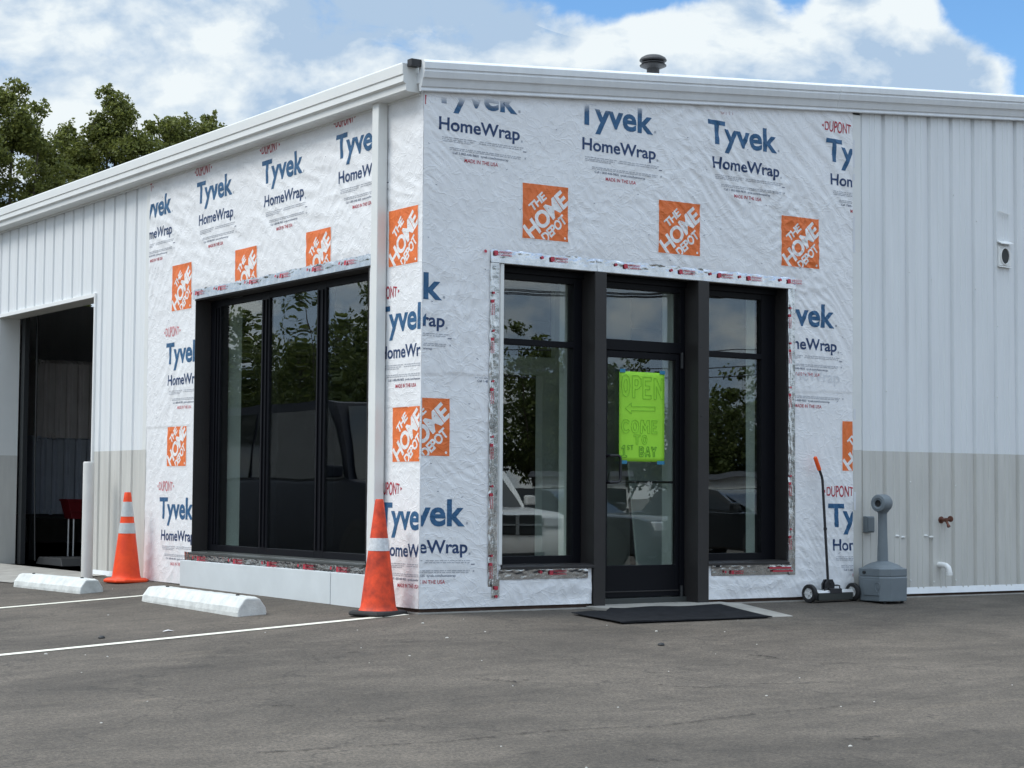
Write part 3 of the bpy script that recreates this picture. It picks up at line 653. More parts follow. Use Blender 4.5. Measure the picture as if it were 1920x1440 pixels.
# rigid insulation boards under the left window
m = MB(); m.box(-.052, -.014, 1.372, 4.455, -.035, .236); m.build('insulation_board', 'board', shop, .004)
m = MB(); m.box(-.052, -.014, .66, 1.362, -.045, .236); m.build('insulation_board', 'board', shop, .004)
# ------------------------------------------------------------------ entrance: reveals, mullion covers, frames
def frame_part(nm, boxes, mt, parent, bevel=.003):
    m = MB()
    for b in boxes: m.box(*b)
    return m.build(nm, mt, parent, bevel)
ent = frame_part('storefront_frame', [(OX0-.02, OX1+.012, -.006, .16, OZ1, OZ1+.012), (OX1, OX1+.014, -.010, .25, .318, OZ1), (OX0-.012, OX0, -.010, .25, .318, OZ1)], 'bronze', shop)
ent['label'] = 'storefront entrance frame of dark bronze metal'
frame_part('mullion_cover', [(1.680, 1.800, -.034, .252, -.036, OZ1-.002)], 'bronze', shop, .004)
frame_part('mullion_cover', [(2.800, 2.922, -.034, .252, -.036, OZ1-.002)], 'bronze', shop, .004)
m = MB()
for x, zs in ((1.70, (.6, 1.5, 2.3)), (2.82, (.35, .95, 1.6, 2.2)), (2.905, (.3, 1.1, 1.9))):
    for z in zs: m.lathe([(.0055, 0), (.0055, .003), (.003, .005)], 10, (x+.012, -.034, z), Matrix.Rotation(R_(90), 3, 'X'))
m.split('screw_head', 'bin_dark', shop)
FY0, FY1, GYY = .150, .245, .185
def sidelight(x0, x1, g0, g1, lab):
    w_ = frame_part('window', [(x0, g0, FY0, FY1, .33, OZ1-.002), (g1, x1, FY0, FY1, .33, OZ1-.002), (g0, g1, FY0, FY1, 2.685, OZ1-.002), (g0, g1, FY0, FY1, 2.144, 2.193), (g0, g1, FY0, FY1, .33, .395)], 'black_alu', shop)
    w_['label'] = lab
    frame_part('head_stop', [(x0, x1, .125, FY0-.002, 2.735, OZ1-.003)], 'black_alu', w_)
    for z0, z1 in ((2.193, 2.685), (.395, 2.144)): m = MB(); m.box(g0-.004, g1+.004, GYY, GYY+.006, z0-.004, z1+.004); m.build('glass_pane', 'glass_front', w_)
    m = MB(); m.loft([[(x, y, z) for y, z in ((-.040,.296),(-.040,.318),(.0,.330),(FY0,.334),(FY0,.296))] for x in (x0-.012, x1+.006)]); m.build('window_sill', 'bronze', w_, .003)
sidelight(OX0+.002, 1.676, .845, 1.590, 'tall narrow window left of the entrance door'); sidelight(2.926, OX1-.002, 2.985, 3.690, 'tall narrow window right of the entrance door')
dr = frame_part('door_frame', [(1.802, 1.872, FY0, FY1, -.03, OZ1-.002), (2.745, 2.798, FY0, FY1, -.03, OZ1-.002), (1.872, 2.745, FY0, FY1, 2.685, OZ1-.002), (1.872, 2.745, FY0, FY1, 2.150, 2.243)], 'black_alu', shop)
frame_part('head_stop', [(1.804, 2.796, .125, FY0-.002, 2.735, OZ1-.003)], 'black_alu', dr)
m = MB(); m.box(1.868, 2.749, GYY, GYY+.006, 2.239, 2.689); m.build('glass_pane', 'glass_front', dr)
leaf = frame_part('entrance_door', [(1.876, 1.958, .158, .205, .030, 2.144), (2.706, 2.741, .158, .205, .030, 2.144), (1.958, 2.706, .158, .205, 2.088, 2.144), (1.958, 2.706, .158, .205, .030, .303)], 'black_alu', shop)
leaf['label'] = 'black framed glass entrance door with a pull handle'
m = MB(); m.box(1.954, 2.710, .178, .184, .299, 2.092); m.build('glass_pane', 'glass_front', leaf)
m = MB(); m.tube([(1.925, .160, 1.235), (1.925, .112, 1.238), (1.935, .096, 1.24), (2.022, .096, 1.242), (2.04, .096, 1.236), (2.05, .096, 1.215), (2.05, .096, 1.045), (2.04, .096, 1.022), (2.022, .096, 1.014), (1.935, .096, 1.012), (1.925, .112, 1.012), (1.925, .160, 1.012)], .0125, 12); m.build('pull_handle', 'tool_black', leaf)
m = MB(); m.tube([(1.93, .235, 1.02), (2.73, .235, 1.02)], .011, 10); m.build('push_bar', 'tool_black', leaf)
frame_part('kick_strip', [(1.880, 2.738, .150, .1585, .075, .085)], 'bronze', leaf, .002)
m = MB(); m.lathe([(.014, 2.02), (.014, 2.16)], 12, (2.760, .145, 0)); m.lathe([(.015, -.02), (.015, .12)], 12, (2.758, .143, 0)); m.split('pivot', 'bin_dark', dr)
frame_part('threshold', [(1.80, 2.80, .12, .25, -.034, .024)], 'mag_dark', dr)
# left window
LX0, LX1, LG = .150, .245, .165
m = MB(); m.box(-.014, .152, 4.268, 4.279, LZ0, LZ1); m.box(-.014, .152, LY0-.001, LY0+.010, LZ0, LZ1); m.box(-.016, .152, LY0-.012, LY1+.012, LZ1-.008, LZ1+.006)
lw = m.build('window', 'bronze', shop, .002, 'wide three-pane window in a dark frame on the side wall')
m = MB()
for y0, y1 in ((LY0+.012, .98), (1.885, 2.055), (2.985, 3.15), (4.045, 4.266)): m.box(LX0, LX1, y0, y1, LZ0, LZ1-.01)
for y0, y1 in ((.98, 1.885), (2.055, 2.985), (3.15, 4.045)): m.box(LX0, LX1, y0, y1, 2.712, LZ1-.01); m.box(LX0, LX1, y0, y1, LZ0, .392)
m.build('window_frame', 'black_alu', lw, .003)
m = MB()
for y in (1.93, 2.01, 3.03, 3.10, 4.08, 4.14): m.box(LX0-.014, LX0-.001, y-.006, y+.006, .40, 2.70)
m.split('glazing_bead', 'black_alu', lw, .002)
for y0, y1 in ((.98, 1.885), (2.055, 2.985), (3.15, 4.045)): m = MB(); m.box(LG, LG+.006, y0-.004, y1+.004, .388, 2.716); m.build('glass_pane', 'glass_side', lw)
m = MB(); m.loft([[(x, y, z) for x, z in ((-.046,.296),(-.046,.316),(.0,.326),(LX0,.332),(LX0,.296))] for y in (LY0-.01, LY1+.012)]); m.build('window_sill', 'mag_dark', lw, .003)
# ------------------------------------------------------------------ inside
m = MB(); m.box(.26, 8.0, .26, 6.2, -.03, .004); m.build('interior_floor', 'inside_floor', shop)
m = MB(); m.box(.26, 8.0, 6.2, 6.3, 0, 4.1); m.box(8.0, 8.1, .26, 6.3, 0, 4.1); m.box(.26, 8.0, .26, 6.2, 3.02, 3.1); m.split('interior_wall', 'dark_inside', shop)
m = MB()
for x0, x1 in ((.03, .80), (1.62, 1.80), (2.742, 2.93), (3.72, 4.6)): m.box(x0, x1, .262, .40, .01, 3.0)
m.box(.262, .40, 4.085, 5.2, .01, 3.0); m.box(.262, .40, .42, .82, .01, 3.0); m.box(.8, 1.62, .262, .40, .01, .36); m.box(2.93, 3.72, .262, .40, .01, .36); m.box(.262, .40, .82, 4.08, .01, .36)
m.split('interior_jamb', 'drywall', shop)
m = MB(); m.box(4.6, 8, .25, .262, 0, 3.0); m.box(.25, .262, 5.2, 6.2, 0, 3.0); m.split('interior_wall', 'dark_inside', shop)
m = MB(); m.box(3.25, 3.42, 3.0, 3.12, .01, 2.30); m.box(2.2, 3.25, 3.0, 3.12, 2.12, 2.30); m.box(3.42, 4.4, 3.03, 3.09, .01, 3.0); m.split('interior_door_frame', 'drywall', shop)
o = thing('drywall_sheet', 'pale sheet of drywall leaning inside behind the glass entrance door', 'drywall sheet', (3.35, 1.5, .005), R_(12))
m = MB(); m.loft([[(0, 0, 0), (.9, 0, 0), (.9, .02, 0), (0, .02, 0)], [(.34, .5, 1.75), (1.24, .5, 1.75), (1.24, .52, 1.75), (.34, .52, 1.75)]]); m.build('sheet', 'drywall', o)
# ------------------------------------------------------------------ service bay
m = MB(); m.box(.02, XE, 6.32, YE, -.03, .002); m.build('interior_floor', 'inside_floor', shop)
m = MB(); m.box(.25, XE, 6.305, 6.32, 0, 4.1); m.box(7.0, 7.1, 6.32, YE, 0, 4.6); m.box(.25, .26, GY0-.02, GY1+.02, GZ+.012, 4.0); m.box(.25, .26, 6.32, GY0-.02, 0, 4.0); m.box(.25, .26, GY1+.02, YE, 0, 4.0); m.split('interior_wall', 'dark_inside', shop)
# right-hand end, back and far walls close the shell
m = MB(); m.box(XE, XE+.04, 0, YE, -.3, wtop(XE)); m.box(0, XE, YE, YE+.04, -.3, 4.15); m.split('metal_cladding', 'white_metal', shop)
m = MB(); m.box(0, .245, GY1, GY1+.012, WZ, GZ); m.cur = 1; m.box(0, .245, GY1, GY1+.012, -.02, WZ); m.build('bay_jamb', ['trim_metal', 'tan_metal'], shop)
m = MB(); m.box(0, .245, GY0-.012, GY0, -.02, GZ); m.build('bay_jamb', 'trim_metal', shop)
m = MB(); m.box(0, .245, GY0, GY1, GZ, GZ+.012); m.build('bay_jamb', 'tan_metal', shop)
m = MB(); m.box(-.026, .004, GY0-.03, GY1+.03, GZ+.0, GZ+.045); m.box(-.026, .004, GY0-.032, GY0-.002, -.03, GZ-.001); m.box(-.02, .004, GY1+.002, GY1+.02, -.03, GZ-.001); m.split('bay_trim', 'pvc', shop, .003)
m = MB(); m.box(.262, .32, GY1-.14, GY1-.02, .0, 3.3); m.tube([(.36, GY1-.30, 3.2), (.36, GY1-.30, 2.5), (.37, GY1-.28, 1.2), (.38, GY1-.33, .05)], .008, 6); m.split('door_track', 'bin_dark', shop)
def tank(loc, mt, lab):
    o = thing('plastic_panel', lab, 'plastic panel', loc); W_, H_ = 1.25, 1.03
    m = MB(); pr_ = []
    n = 8
    for k in range(n):
        x = k*W_/n
        for dx, y in ((0, 0), (.020, -.045), (.095, -.045), (.115, 0)): pr_.append((x+dx*W_/1.25, y))
    pr_ += [(W_, 0), (W_, .5), (0, .5)]
    r0 = [(x, y, .0) for x, y in pr_]; r1 = [(x, y, H_-.05) for x, y in pr_]; r2 = [(x, y*.4+.05 if y < .1 else y, H_) for x, y in pr_]
    m.loft([r0, r1, r2]); m.build('ribbed_shell', mt, o, .006)
    for x, z in ((.06, H_-.05), (.24, .03)):
        m = MB(); m.lathe([(.040, 0), (.040, .03), (.020, .031), (.019, .005)], 16, (x, -.05, z), Matrix.Rotation(R_(90), 3, 'X'), cap=False); m.build('grommet', mt, o)
    return o
tank((.90, 11.3, 1.60), 'tank_grey', 'upper grey ribbed plastic panel stacked inside the dark service bay'); tank((.88, 11.3, .60), 'tank_blue', 'lower blue-grey ribbed plastic panel stacked inside the dark service bay')
o = thing('storage_rack', 'dark low rack under the ribbed plastic panels in the bay', 'rack', (.86, 11.3, 0))
m = MB(); m.box(0, 1.3, 0, .55, .54, .592); m.box(0, .07, 0, .07, 0, .54); m.box(1.23, 1.3, 0, .07, 0, .54); m.box(0, .07, .48, .55, 0, .54); m.box(1.23, 1.3, .48, .55, 0, .54); m.build('rack_frame', 'bin_dark', o)
o = thing('tool_cart', 'red tray cart on thin steel legs inside the service bay', 'cart', (.98, 10.15, 0))
m = MB(); m.loft([[(.02, 0, .55), (.52, 0, .55), (.52, .25, .55), (.02, .25, .55)], [(-.04, -.03, .78), (.58, -.03, .78), (.58, .27, .78), (-.04, .27, .78)]]); m.box(-.05, .59, -.04, .28, .775, .80); m.box(-.02, .55, -.022, -.012, .64, .652); m.build('tray', 'cart_red', o, .008)
for x in (.06, .48):
    for y in (.04, .22): m = MB(); m.tube([(x, y, .55), (x, y, .04)], .018, 8); m.lathe([(.03, 0), (.03, .03)], 10, (x, y, .005)); m.build('leg', 'steel', o)
o = thing('floor_ramp', 'low dark ramp lying on the floor of the service bay', 'ramp', (.45, 9.0, .003))
m = MB(); m.loft([[(0, 0, 0), (1.6, 0, 0), (1.6, .9, 0), (0, .9, 0)], [(.02, .1, .09), (1.58, .1, .09), (1.58, .85, .09), (.02, .85, .09)]]); m.build('ramp_deck', 'bin_dark', o, .006)
# ------------------------------------------------------------------ small fittings on the right wall
vt = MB(); vt.box(6.645, 6.815, -.022, -.001, 3.205, 3.40); vt = vt.build('wall_vent', 'pvc', shop, .005)
m = MB(); m.lathe([(.066, 0), (.066, .012), (.058, .014), (.056, .002), (.001, .002)], 28, (6.728, -.020, 3.30), Matrix.Rotation(R_(90), 3, 'X') @ Matrix.Diagonal((1, 1.35, 1))); m.build('vent_ring', 'pvc', vt)
m = MB(); m.lathe([(.055, 0), (.001, .001)], 28, (6.728, -.026, 3.30), Matrix.Rotation(R_(90), 3, 'X') @ Matrix.Diagonal((1, 1.35, 1))); m.build('vent_screen', 'vent_dark', vt)
m = MB(); m.loft([[(x, y, z+(.014*(x-6.64))) for y, z in ((-.001,.0),(-.062,-.030),(-.062,-.038),(-.001,-.010))] for x in (6.640, 6.822)], True, True); q = m; 
for v in range(len(q.v)): q.v[v] = (q.v[v][0], q.v[v][1], q.v[v][2]+3.452)
q.build('vent_hood', 'pvc', vt)
m = MB(); m.loft([[(x, y, z+3.205) for y, z in ((-.001,.004),(-.034,-.012),(-.034,-.018),(-.001,-.006))] for x in (6.642, 6.818)]); m.build('vent_lip', 'pvc', vt)
m = MB(); m.loft([[(6.655+.15*i/6, -.012-.012*math.sin(math.pi*i/6)+y, 3.752-.02*math.sin(math.pi*i/9)+z) for y, z in ((0,0),(-.014,-.004),(-.014,-.012),(0,-.010))] for i in range(7)]); m.build('loose_strip', 'pvc', shop)
m = MB(); rx = Matrix.Rotation(R_(90), 3, 'X')
m.lathe([(.034, 0), (.034, .010), (.016, .012), (.016, .055), (.020, .058), (.020, .085), (.001, .086)], 18, (5.828, .0, .690), rx)
m.lathe([(.012, 0), (.012, .05), (.017, .052), (.017, .07)], 14, (5.828, -.070, .685), Matrix.Rotation(R_(150), 3, 'X'))
m.lathe([(.026, 0), (.030, .006), (.026, .016), (.001, .018)], 14, (5.862, -.088, .700), Matrix.Rotation(R_(90), 3, 'Y') @ Matrix.Rotation(R_(-20), 3, 'X')); m.tube([(5.828, -.075, .69), (5.862, -.088, .70)], .007, 8)
m.build('hose_faucet', 'brass', shop)
m = MB(); m.tube([(5.80, .01, .262), (5.80, -.05, .262), (5.803, -.085, .256), (5.808, -.112, .236), (5.81, -.122, .205), (5.81, -.122, .185)], .027, 16); m.tube([(5.81, -.122, .196), (5.81, -.122, .166)], .0315, 16); m.build('drain_elbow', 'pvc', shop)
m = MB(); m.box(4.80, 4.895, -.055, -.001, .575, .725); ob = m.build('outlet_box', 'bin_grey', shop, .006)
m = MB(); m.box(4.808, 4.887, -.066, -.055, .585, .715); m.build('outlet_cover', 'bin_grey', ob, .004)
m = MB()
for x, z in ((5.34, 1.05), (5.95, 1.02), (5.34, .12), (5.65, .10), (5.95, .11), (6.55, 1.9), (5.64, 3.0), (6.25, 2.95), (5.03, 2.2), (5.95, 3.85), (6.27, 3.62), (6.56, 2.6), (5.34, 3.05), (5.03, 1.9), (4.72, 2.0), (4.72, 3.2)):
    m.lathe([(.008, 0), (.008, .003), (.005, .007), (.001, .008)], 8, (x+.08, 0, z), rx)
m.split('screw_head', 'trim_metal', shop)
m = MB()
for x in (5.24, 5.62):
    for dx in (0, .075): m.lathe([(.001, .0), (.020, .001), (.018, .008), (.008, .013), (.001, .014)], 12, (x+dx, .0, .54-.012*(dx > 0)), rx @ Matrix.Diagonal((1.5, .6, 1)))
m.split('bracket_stub', 'trim_metal', shop)
# red scrap of tape at the top of the corner and trim prints
m = MB(); m.box(.004, .022, -.010, -.006, 4.01, 4.085); m.build('tape_scrap', 'red_ink', shop)
m = MB()
for z0, z1 in ((3.98, 4.24), (3.86, 3.92), (3.18, 3.52), (1.62, 1.72), (.78, .95)): m.box(4.672, 4.700, -.0135, -.0125, z0, z1)
m.split('faded_tape_print', 'ghost_ink', shop)
# ------------------------------------------------------------------ setting details
struct(gridsheet([(-1.05, 6.45), (.05, 6.45), (.05, 12.5), (-1.5, 12.5)], 6, 14, .009, 'concrete_apron', 'concrete'))
def linestrip(x0, x1, yc, w_, nm='parking_line'):
    return struct(gridsheet([(x0, yc-w_/2), (x1, yc-w_/2), (x1, yc+w_/2), (x0, yc+w_/2)], 24, 2, .004, nm, 'line_paint'))
linestrip(-6.2, -.09, .045, .105); linestrip(-6.2, -.62, 3.66, .105)
def slabz(y): return -.020 if y > -.30 else -.020 - .068*(-.30-y)/.65
m = MB(); m.loft([[(x, .119, -.020), (x, -.30, -.020), (x, -.95, slabz(-.95)), (x, -.95, -.4), (x, .119, -.4)] for x in (1.625, 3.07)])
struct(m.build('doorstep', 'concrete', None, .008))
def pebble_field():
    g = random.Random(21); m = MB()
    for i in range(110):
        d = g.random(); x = g.uniform(-6.5, 6.5); y = g.uniform(-9.0, -.15) if g.random() < .75 else g.uniform(-.5, 5)
        if y > -.1 and x > -.2: continue
        s = g.choice((.003, .004, .005, .006, .009)); z = gz(x, y); a = g.uniform(0, 6.3)
        pts = []
        for zz, k in ((0, 1.0), (.5, .9), (.8, .45)):
            pts.append([(x+s*k*(1+.4*math.sin(3*q+a))*math.cos(q)*1.3, y+s*k*math.sin(q), z+s*zz) for q in [j*math.pi/3 for j in range(6)]])
        m.loft(pts)
    return m
o = pebble_field().build('gravel', 'litter'); o['kind'] = 'stuff'
# dark rubber mat: 20 mm thick, its left end hanging off the step on to the asphalt
def matz(x, y):
    base = gz(x, y)+.008
    st = max(slabz(y), base)
    return (st if x > 1.60 else base) + .003
mt_ = thing('door_mat', 'dark rubber mat lying in front of the glass entrance door', 'door mat', (2.0, -.69, 0))
m = MB(); nxm, nym = 40, 22; x0, x1, y0, y1 = 1.215, 2.775, -1.02, -.36
top = []; 
for j in range(nym+1):
    for i in range(nxm+1):
        x = x0+(x1-x0)*i/nxm; y = y0+(y1-y0)*j/nym
        z = matz(x, y)+.003 + .004*math.sin(x*9+y*3)*math.sin(y*5)
        if x < 1.75: k = (1.75-x)/.5; z += .008*math.sin(min(1, k)*math.pi)
        top.append((x-2.0, y+.69, z))
m.add(top, [(j*(nxm+1)+i, j*(nxm+1)+i+1, (j+1)*(nxm+1)+i+1, (j+1)*(nxm+1)+i) for j in range(nym) for i in range(nxm)], True)
mm = m.build('mat_sheet', 'mat_rubber', mt_); sd_ = mm.modifiers.new('solid', 'SOLIDIFY'); sd_.thickness = .004; sd_.offset = -1
m = MB()
for (a, b), (c, d) in (((x0, y0), (x1, y0)), ((x1, y0), (x1, y1))):
    pts = [(a+(c-a)*k/20, b+(d-b)*k/20) for k in range(21)]; m.tube([(x-2.0, y+.69, matz(x, y)+.003) for x, y in pts], .0045, 6)
m.build('mat_border', 'mat_rubber', mt_)
# ------------------------------------------------------------------ wheel stops
def wheel_stop(a, b, wd, ht, lab):
    A = Vector((*a, 0)); B = Vector((*b, 0)); c = (A+B)/2; L = (B-A).length; rz = math.atan2(B.y-A.y, B.x-A.x)
    o = thing('wheel_stop', lab, 'wheel stop', (c.x, c.y, (gz(*a)+gz(*b))/2), rz, 'white concrete wheel stops')
    prof = [(-wd*.5, -.03), (-wd*.5, .015), (-wd*.47, ht*.42), (-wd*.27, ht*.95), (-wd*.20, ht), (wd*.20, ht), (wd*.27, ht*.95), (wd*.47, ht*.42), (wd*.5, .015), (wd*.5, -.03)]
    m = MB(); rings = []; g = random.Random(int(L*1000))
    N_ = 26
    for i in range(N_+1):
        t_ = i/N_; x = -L/2+L*t_; e = 1 if 0 < i < N_ else .93
        rings.append([(x, y*e+g.uniform(-.0018, .0018), z*(1 if z < .02 else e)+(g.uniform(-.002, .002) if z > .02 else 0)) for y, z in prof])
    m.loft(rings); m.build('concrete_block', 'white_paint_concrete', o, .010)
    m = MB()
    for x in (-L*.36, L*.36): m.lathe([(.016, ht-.004), (.016, ht+.006), (.010, ht+.010), (.001, ht+.011)], 12, (x, 0, 0))
    m.split('anchor_pin', 'bin_dark', o)
    return o
wheel_stop((-.955, 4.45), (-1.075, 5.97), .26, .130, 'white concrete wheel stop nearest the service bay')
wheel_stop((-.925, 1.06), (-.865, 3.16), .27, .138, 'longer white concrete wheel stop in front of the wide side window')
# ------------------------------------------------------------------ bollard
o = thing('bollard', 'round white steel bollard beside the service bay opening', 'bollard', (-.265, 6.36, 0))
m = MB(); m.lathe([(.060, -.06), (.060, 1.20), (.058, 1.208), (.052, 1.215), (.001, 1.217)], 32); m.build('post', 'bollard_white', o)
# ------------------------------------------------------------------ traffic cones
def cone(loc, rz, lab, dirty):
    o = thing('traffic_cone', lab, 'traffic cone', loc, rz, 'orange traffic cones')
    body = 'cone_dirty' if dirty else 'cone_orange'
    rad = lambda z: (.145 + (.034-.145)*(z-.035)/(.905-.035))
    if dirty:
        m = MB(); m.loft([[(x*s_, y*s_, z) for x, y in ((-.18,-.14),(-.14,-.18),(.14,-.18),(.18,-.14),(.18,.14),(.14,.18),(-.14,.18),(-.18,.14))] for s_, z in ((1, .0), (1.03, .012), (1.0, .030), (.90, .038))]); m.build('base', 'black_rubber', o, .004)
        bands = [(.505, .605)]; bm = 'dirty_white'
    else:
        m = MB(); m.loft([[(x*s_, y*s_, z) for x, y in ((-.185,-.12),(-.12,-.185),(.12,-.185),(.185,-.12),(.185,.12),(.12,.185),(-.12,.185),(-.185,.12))] for s_, z in ((.98, .0), (1.03, .012), (1.02, .030), (.88, .045))]); m.build('base', body, o, .005)
        bands = [(.665, .815), (.495, .600)]; bm = 'reflective'
    m = MB(); m.lathe([(.158, .034), (.150, .046), (rad(.07), .07)] + [(rad(z), z) for z in np.linspace(.1, .9, 17)] + [(.030, .912), (.024, .912), (.024, .88)], 40, cap=False); m.build('cone_body', body, o)
    for z0, z1 in bands:
        m = MB(); m.lathe([(rad(z0), z0), (rad(z0)+.0022, z0+.001), (rad(z1)+.0022, z1-.001), (rad(z1), z1)], 40, cap=False); m.build('reflective_band', bm, o)
    return o
cone((-.245, .215, gz(-.245, .215)), R_(20), 'dirty orange traffic cone with one white band and black base at the building corner', True)
cone((-.235, 5.36, gz(-.235, 5.36)), R_(8), 'clean orange traffic cone with two silver bands beside the ribbed wall', False)
# ------------------------------------------------------------------ paper sign on the door
sg = thing('paper_sign', 'bright green handwritten paper sign taped to the glass entrance door', 'sign', (2.075, .150, 1.195))
SW, SH = .495, .775
m = MB(); n = 12
vs = [(SW*i/n, -.004*math.sin(math.pi*i/n)-(.003 if j == 10 else 0), SH*j/20) for j in range(21) for i in range(n+1)]
m.add(vs, [(j*(n+1)+i, j*(n+1)+i+1, (j+1)*(n+1)+i+1, (j+1)*(n+1)+i) for j in range(20) for i in range(n)], True); pp = m.build('paper', 'sign_green', sg); q = pp.modifiers.new('s', 'SOLIDIFY'); q.thickness = .001
strokes = {
 'O': [[(.5,0),(.15,.12),(0,.5),(.12,.88),(.5,1),(.85,.88),(1,.5),(.86,.12),(.5,0)], [(.5,.2),(.34,.3),(.28,.5),(.34,.72),(.5,.8),(.66,.7),(.72,.5),(.66,.3),(.5,.2)]],
 'P': [[(0,0),(0,1),(.6,1),(.95,.85),(.95,.55),(.6,.38),(.28,.38),(.28,0),(0,0)], [(.28,.55),(.28,.82),(.55,.82),(.66,.7),(.55,.55),(.28,.55)]],
 'E': [[(0,0),(0,1),(.95,1),(.95,.83),(.28,.83),(.28,.6),(.8,.6),(.8,.43),(.28,.43),(.28,.17),(.95,.17),(.95,0),(0,0)]],
 'N': [[(0,0),(0,1),(.25,1),(.75,.4),(.75,1),(1,1),(1,0),(.75,0),(.25,.62),(.25,0),(0,0)]],
 'C': [[(1,.85),(.7,1),(.3,1),(0,.7),(0,.3),(.3,0),(.75,0),(1,.15),(.85,.3),(.6,.2),(.4,.22),(.26,.4),(.26,.62),(.4,.8),(.65,.8),(.82,.7),(1,.85)]],
 'M': [[(0,0),(.05,1),(.3,1),(.5,.55),(.7,1),(.95,1),(1,0),(.78,0),(.74,.6),(.5,.2),(.26,.6),(.22,0),(0,0)]],
 'T': [[(0,1),(1,1),(1,.8),(.64,.8),(.64,0),(.36,0),(.36,.8),(0,.8),(0,1)]],
 '1': [[(.1,.8),(.45,1),(.62,1),(.62,.16),(.95,.16),(.95,0),(.05,0),(.05,.16),(.38,.16),(.38,.75),(.1,.66),(.1,.8)]],
 'S': [[(.95,.9),(.4,1),(.1,.8),(.2,.55),(.75,.4),(.85,.2),(.5,.1),(.1,.18)]],
 't': [[(.05,1),(.95,1)], [(.5,1),(.5,0)]],
 'B': [[(0,0),(0,1),(.6,1),(.9,.8),(.75,.55),(1,.3),(.7,0),(0,0)], [(.28,.62),(.28,.82),(.55,.82),(.55,.62),(.28,.62)], [(.28,.18),(.28,.42),(.6,.42),(.6,.18),(.28,.18)]],
 'A': [[(0,0),(.36,1),(.64,1),(1,0),(.75,0),(.66,.25),(.34,.25),(.25,0),(0,0)], [(.42,.45),(.58,.45),(.5,.72),(.42,.45)]],
 'Y': [[(0,1),(.28,1),(.5,.68),(.72,1),(1,1),(.63,.45),(.63,0),(.37,0),(.37,.45),(0,1)]],
 '<': [[(0,.5),(.2,.95),(.2,.66),(1,.70),(1,.36),(.2,.33),(.2,.05),(0,.5)]]}
def scribble(ch, x, z, w_, h_, mb, r=.0017):
    for st in strokes[ch]:
        pts = [(x+w_*a, -.0075, z+h_*b) for a, b in st]
        for p0, p1 in zip(pts, pts[1:]): mb.tube([p0, p1], r, 5)
m = MB()
for ch, x, wd, z, hh in (('O', .018, .095, .555, .195), ('P', .138, .100, .553, .190), ('E', .252, .095, .545, .190), ('N', .375, .105, .545, .182)): scribble(ch, x, z, wd, hh, m)
scribble('<', .062, .405, .325, .105, m)
for ch, x, wd in (('C', .022, .085), ('O', .125, .085), ('M', .225, .105), ('E', .350, .062)): scribble(ch, x, .245, wd, .115, m)
for ch, x, wd in (('T', .155, .070), ('O', .240, .062)): scribble(ch, x, .150, wd, .082, m)
m.build('handwriting', 'sign_ink', sg)
m = MB()
scribble('1', .020, .035, .062, .105, m, .0024); scribble('S', .082, .100, .030, .040, m, .0024); scribble('t', .118, .100, .034, .040, m, .0024)
for ch, x, wd in (('B', .215, .055), ('A', .280, .055), ('Y', .345, .058)): scribble(ch, x, .045, wd, .085, m, .0024)
m.build('handwriting', 'sign_ink_dark', sg)
for x0, x1, z0, z1 in ((.0, .06, .765, .795), (.435, .495, .765, .795), (.01, .08, -.022, .008), (.41, .49, -.022, .008)): m = MB(); m.box(x0, x1, -.0085, -.007, z0, z1); m.build('painter_tape', 'blue_tape', sg)
# ------------------------------------------------------------------ magnetic sweeper
ms = thing('magnetic_sweeper', 'black magnetic floor sweeper with orange grip and white wheels against the wrap', 'sweeper', (4.285, -.125, gz(4.285, -.125)), R_(4))
ry = Matrix.Rotation(R_(90), 3, 'Y')
for s_ in (-1, 1):
    w0 = MB(); w0.lathe([(.048, -.018), (.060, -.022), (.078, -.020), (.083, -.012), (.083, .012), (.078, .020), (.060, .022), (.048, .018)], 40, (s_*.285, 0, .083), ry, cap=False); tr_ = w0.build('wheel', 'black_rubber', ms)
    m = MB(); m.lathe([(.060, -.012), (.056, -.018), (.050, -.012), (.020, -.006), (.016, -.020), (.001, -.021)], 30, (s_*.285, 0, .083), ry, cap=False); m.lathe([(.060, .012), (.056, .018), (.050, .012), (.020, .006), (.016, .020), (.001, .021)], 30, (s_*.285, 0, .083), ry, cap=False)
    for k in range(5):
        a = k*2*math.pi/5+.3
        for q in (-1, 1): m.tube([(s_*.285+q*.013, .016*math.sin(a), .083+.016*math.cos(a)), (s_*.285+q*.015, .054*math.sin(a), .083+.054*math.cos(a))], .005, 6)
    m.build('wheel_hub', 'wheel_white', tr_)
m = MB(); m.loft([[(-.225, y, z) for y, z in ((-.055,.018),(-.060,.085),(.045,.085),(.05,.018))], [(.225, y, z) for y, z in ((-.055,.018),(-.060,.085),(.045,.085),(.05,.018))]]); m.build('magnet_bar', 'mag_dark', ms, .006)
m = MB(); m.loft([[(-.232, y, z) for y, z in ((-.062,.087),(-.040,.110),(.035,.110),(.05,.087))], [(.232, y, z) for y, z in ((-.062,.087),(-.040,.110),(.035,.110),(.05,.087))]]); m.build('top_plate', 'mag_silver', ms, .003)
m = MB(); m.tube([(-.285, 0, .083), (.285, 0, .083)], .008, 8); m.build('axle', 'steel', ms)
m = MB(); m.loft([[(x-.045, y, z) for x, z in ((-.055,.112),(-.058,.165),(-.030,.205),(.030,.205),(.058,.165),(.055,.112))] for y in (-.028, -.010)]); m.loft([[(x-.045, y, z) for x, z in ((-.055,.112),(-.058,.165),(-.030,.205),(.030,.205),(.058,.165),(.055,.112))] for y in (.012, .030)])
m.loft([[(-.085, -.062, .080), (.075, -.062, .080), (.075, -.058, .122), (-.085, -.058, .122)], [(-.06, -.058, .080), (.05, -.058, .080), (.02, -.03, .125), (-.07, -.03, .125)]])
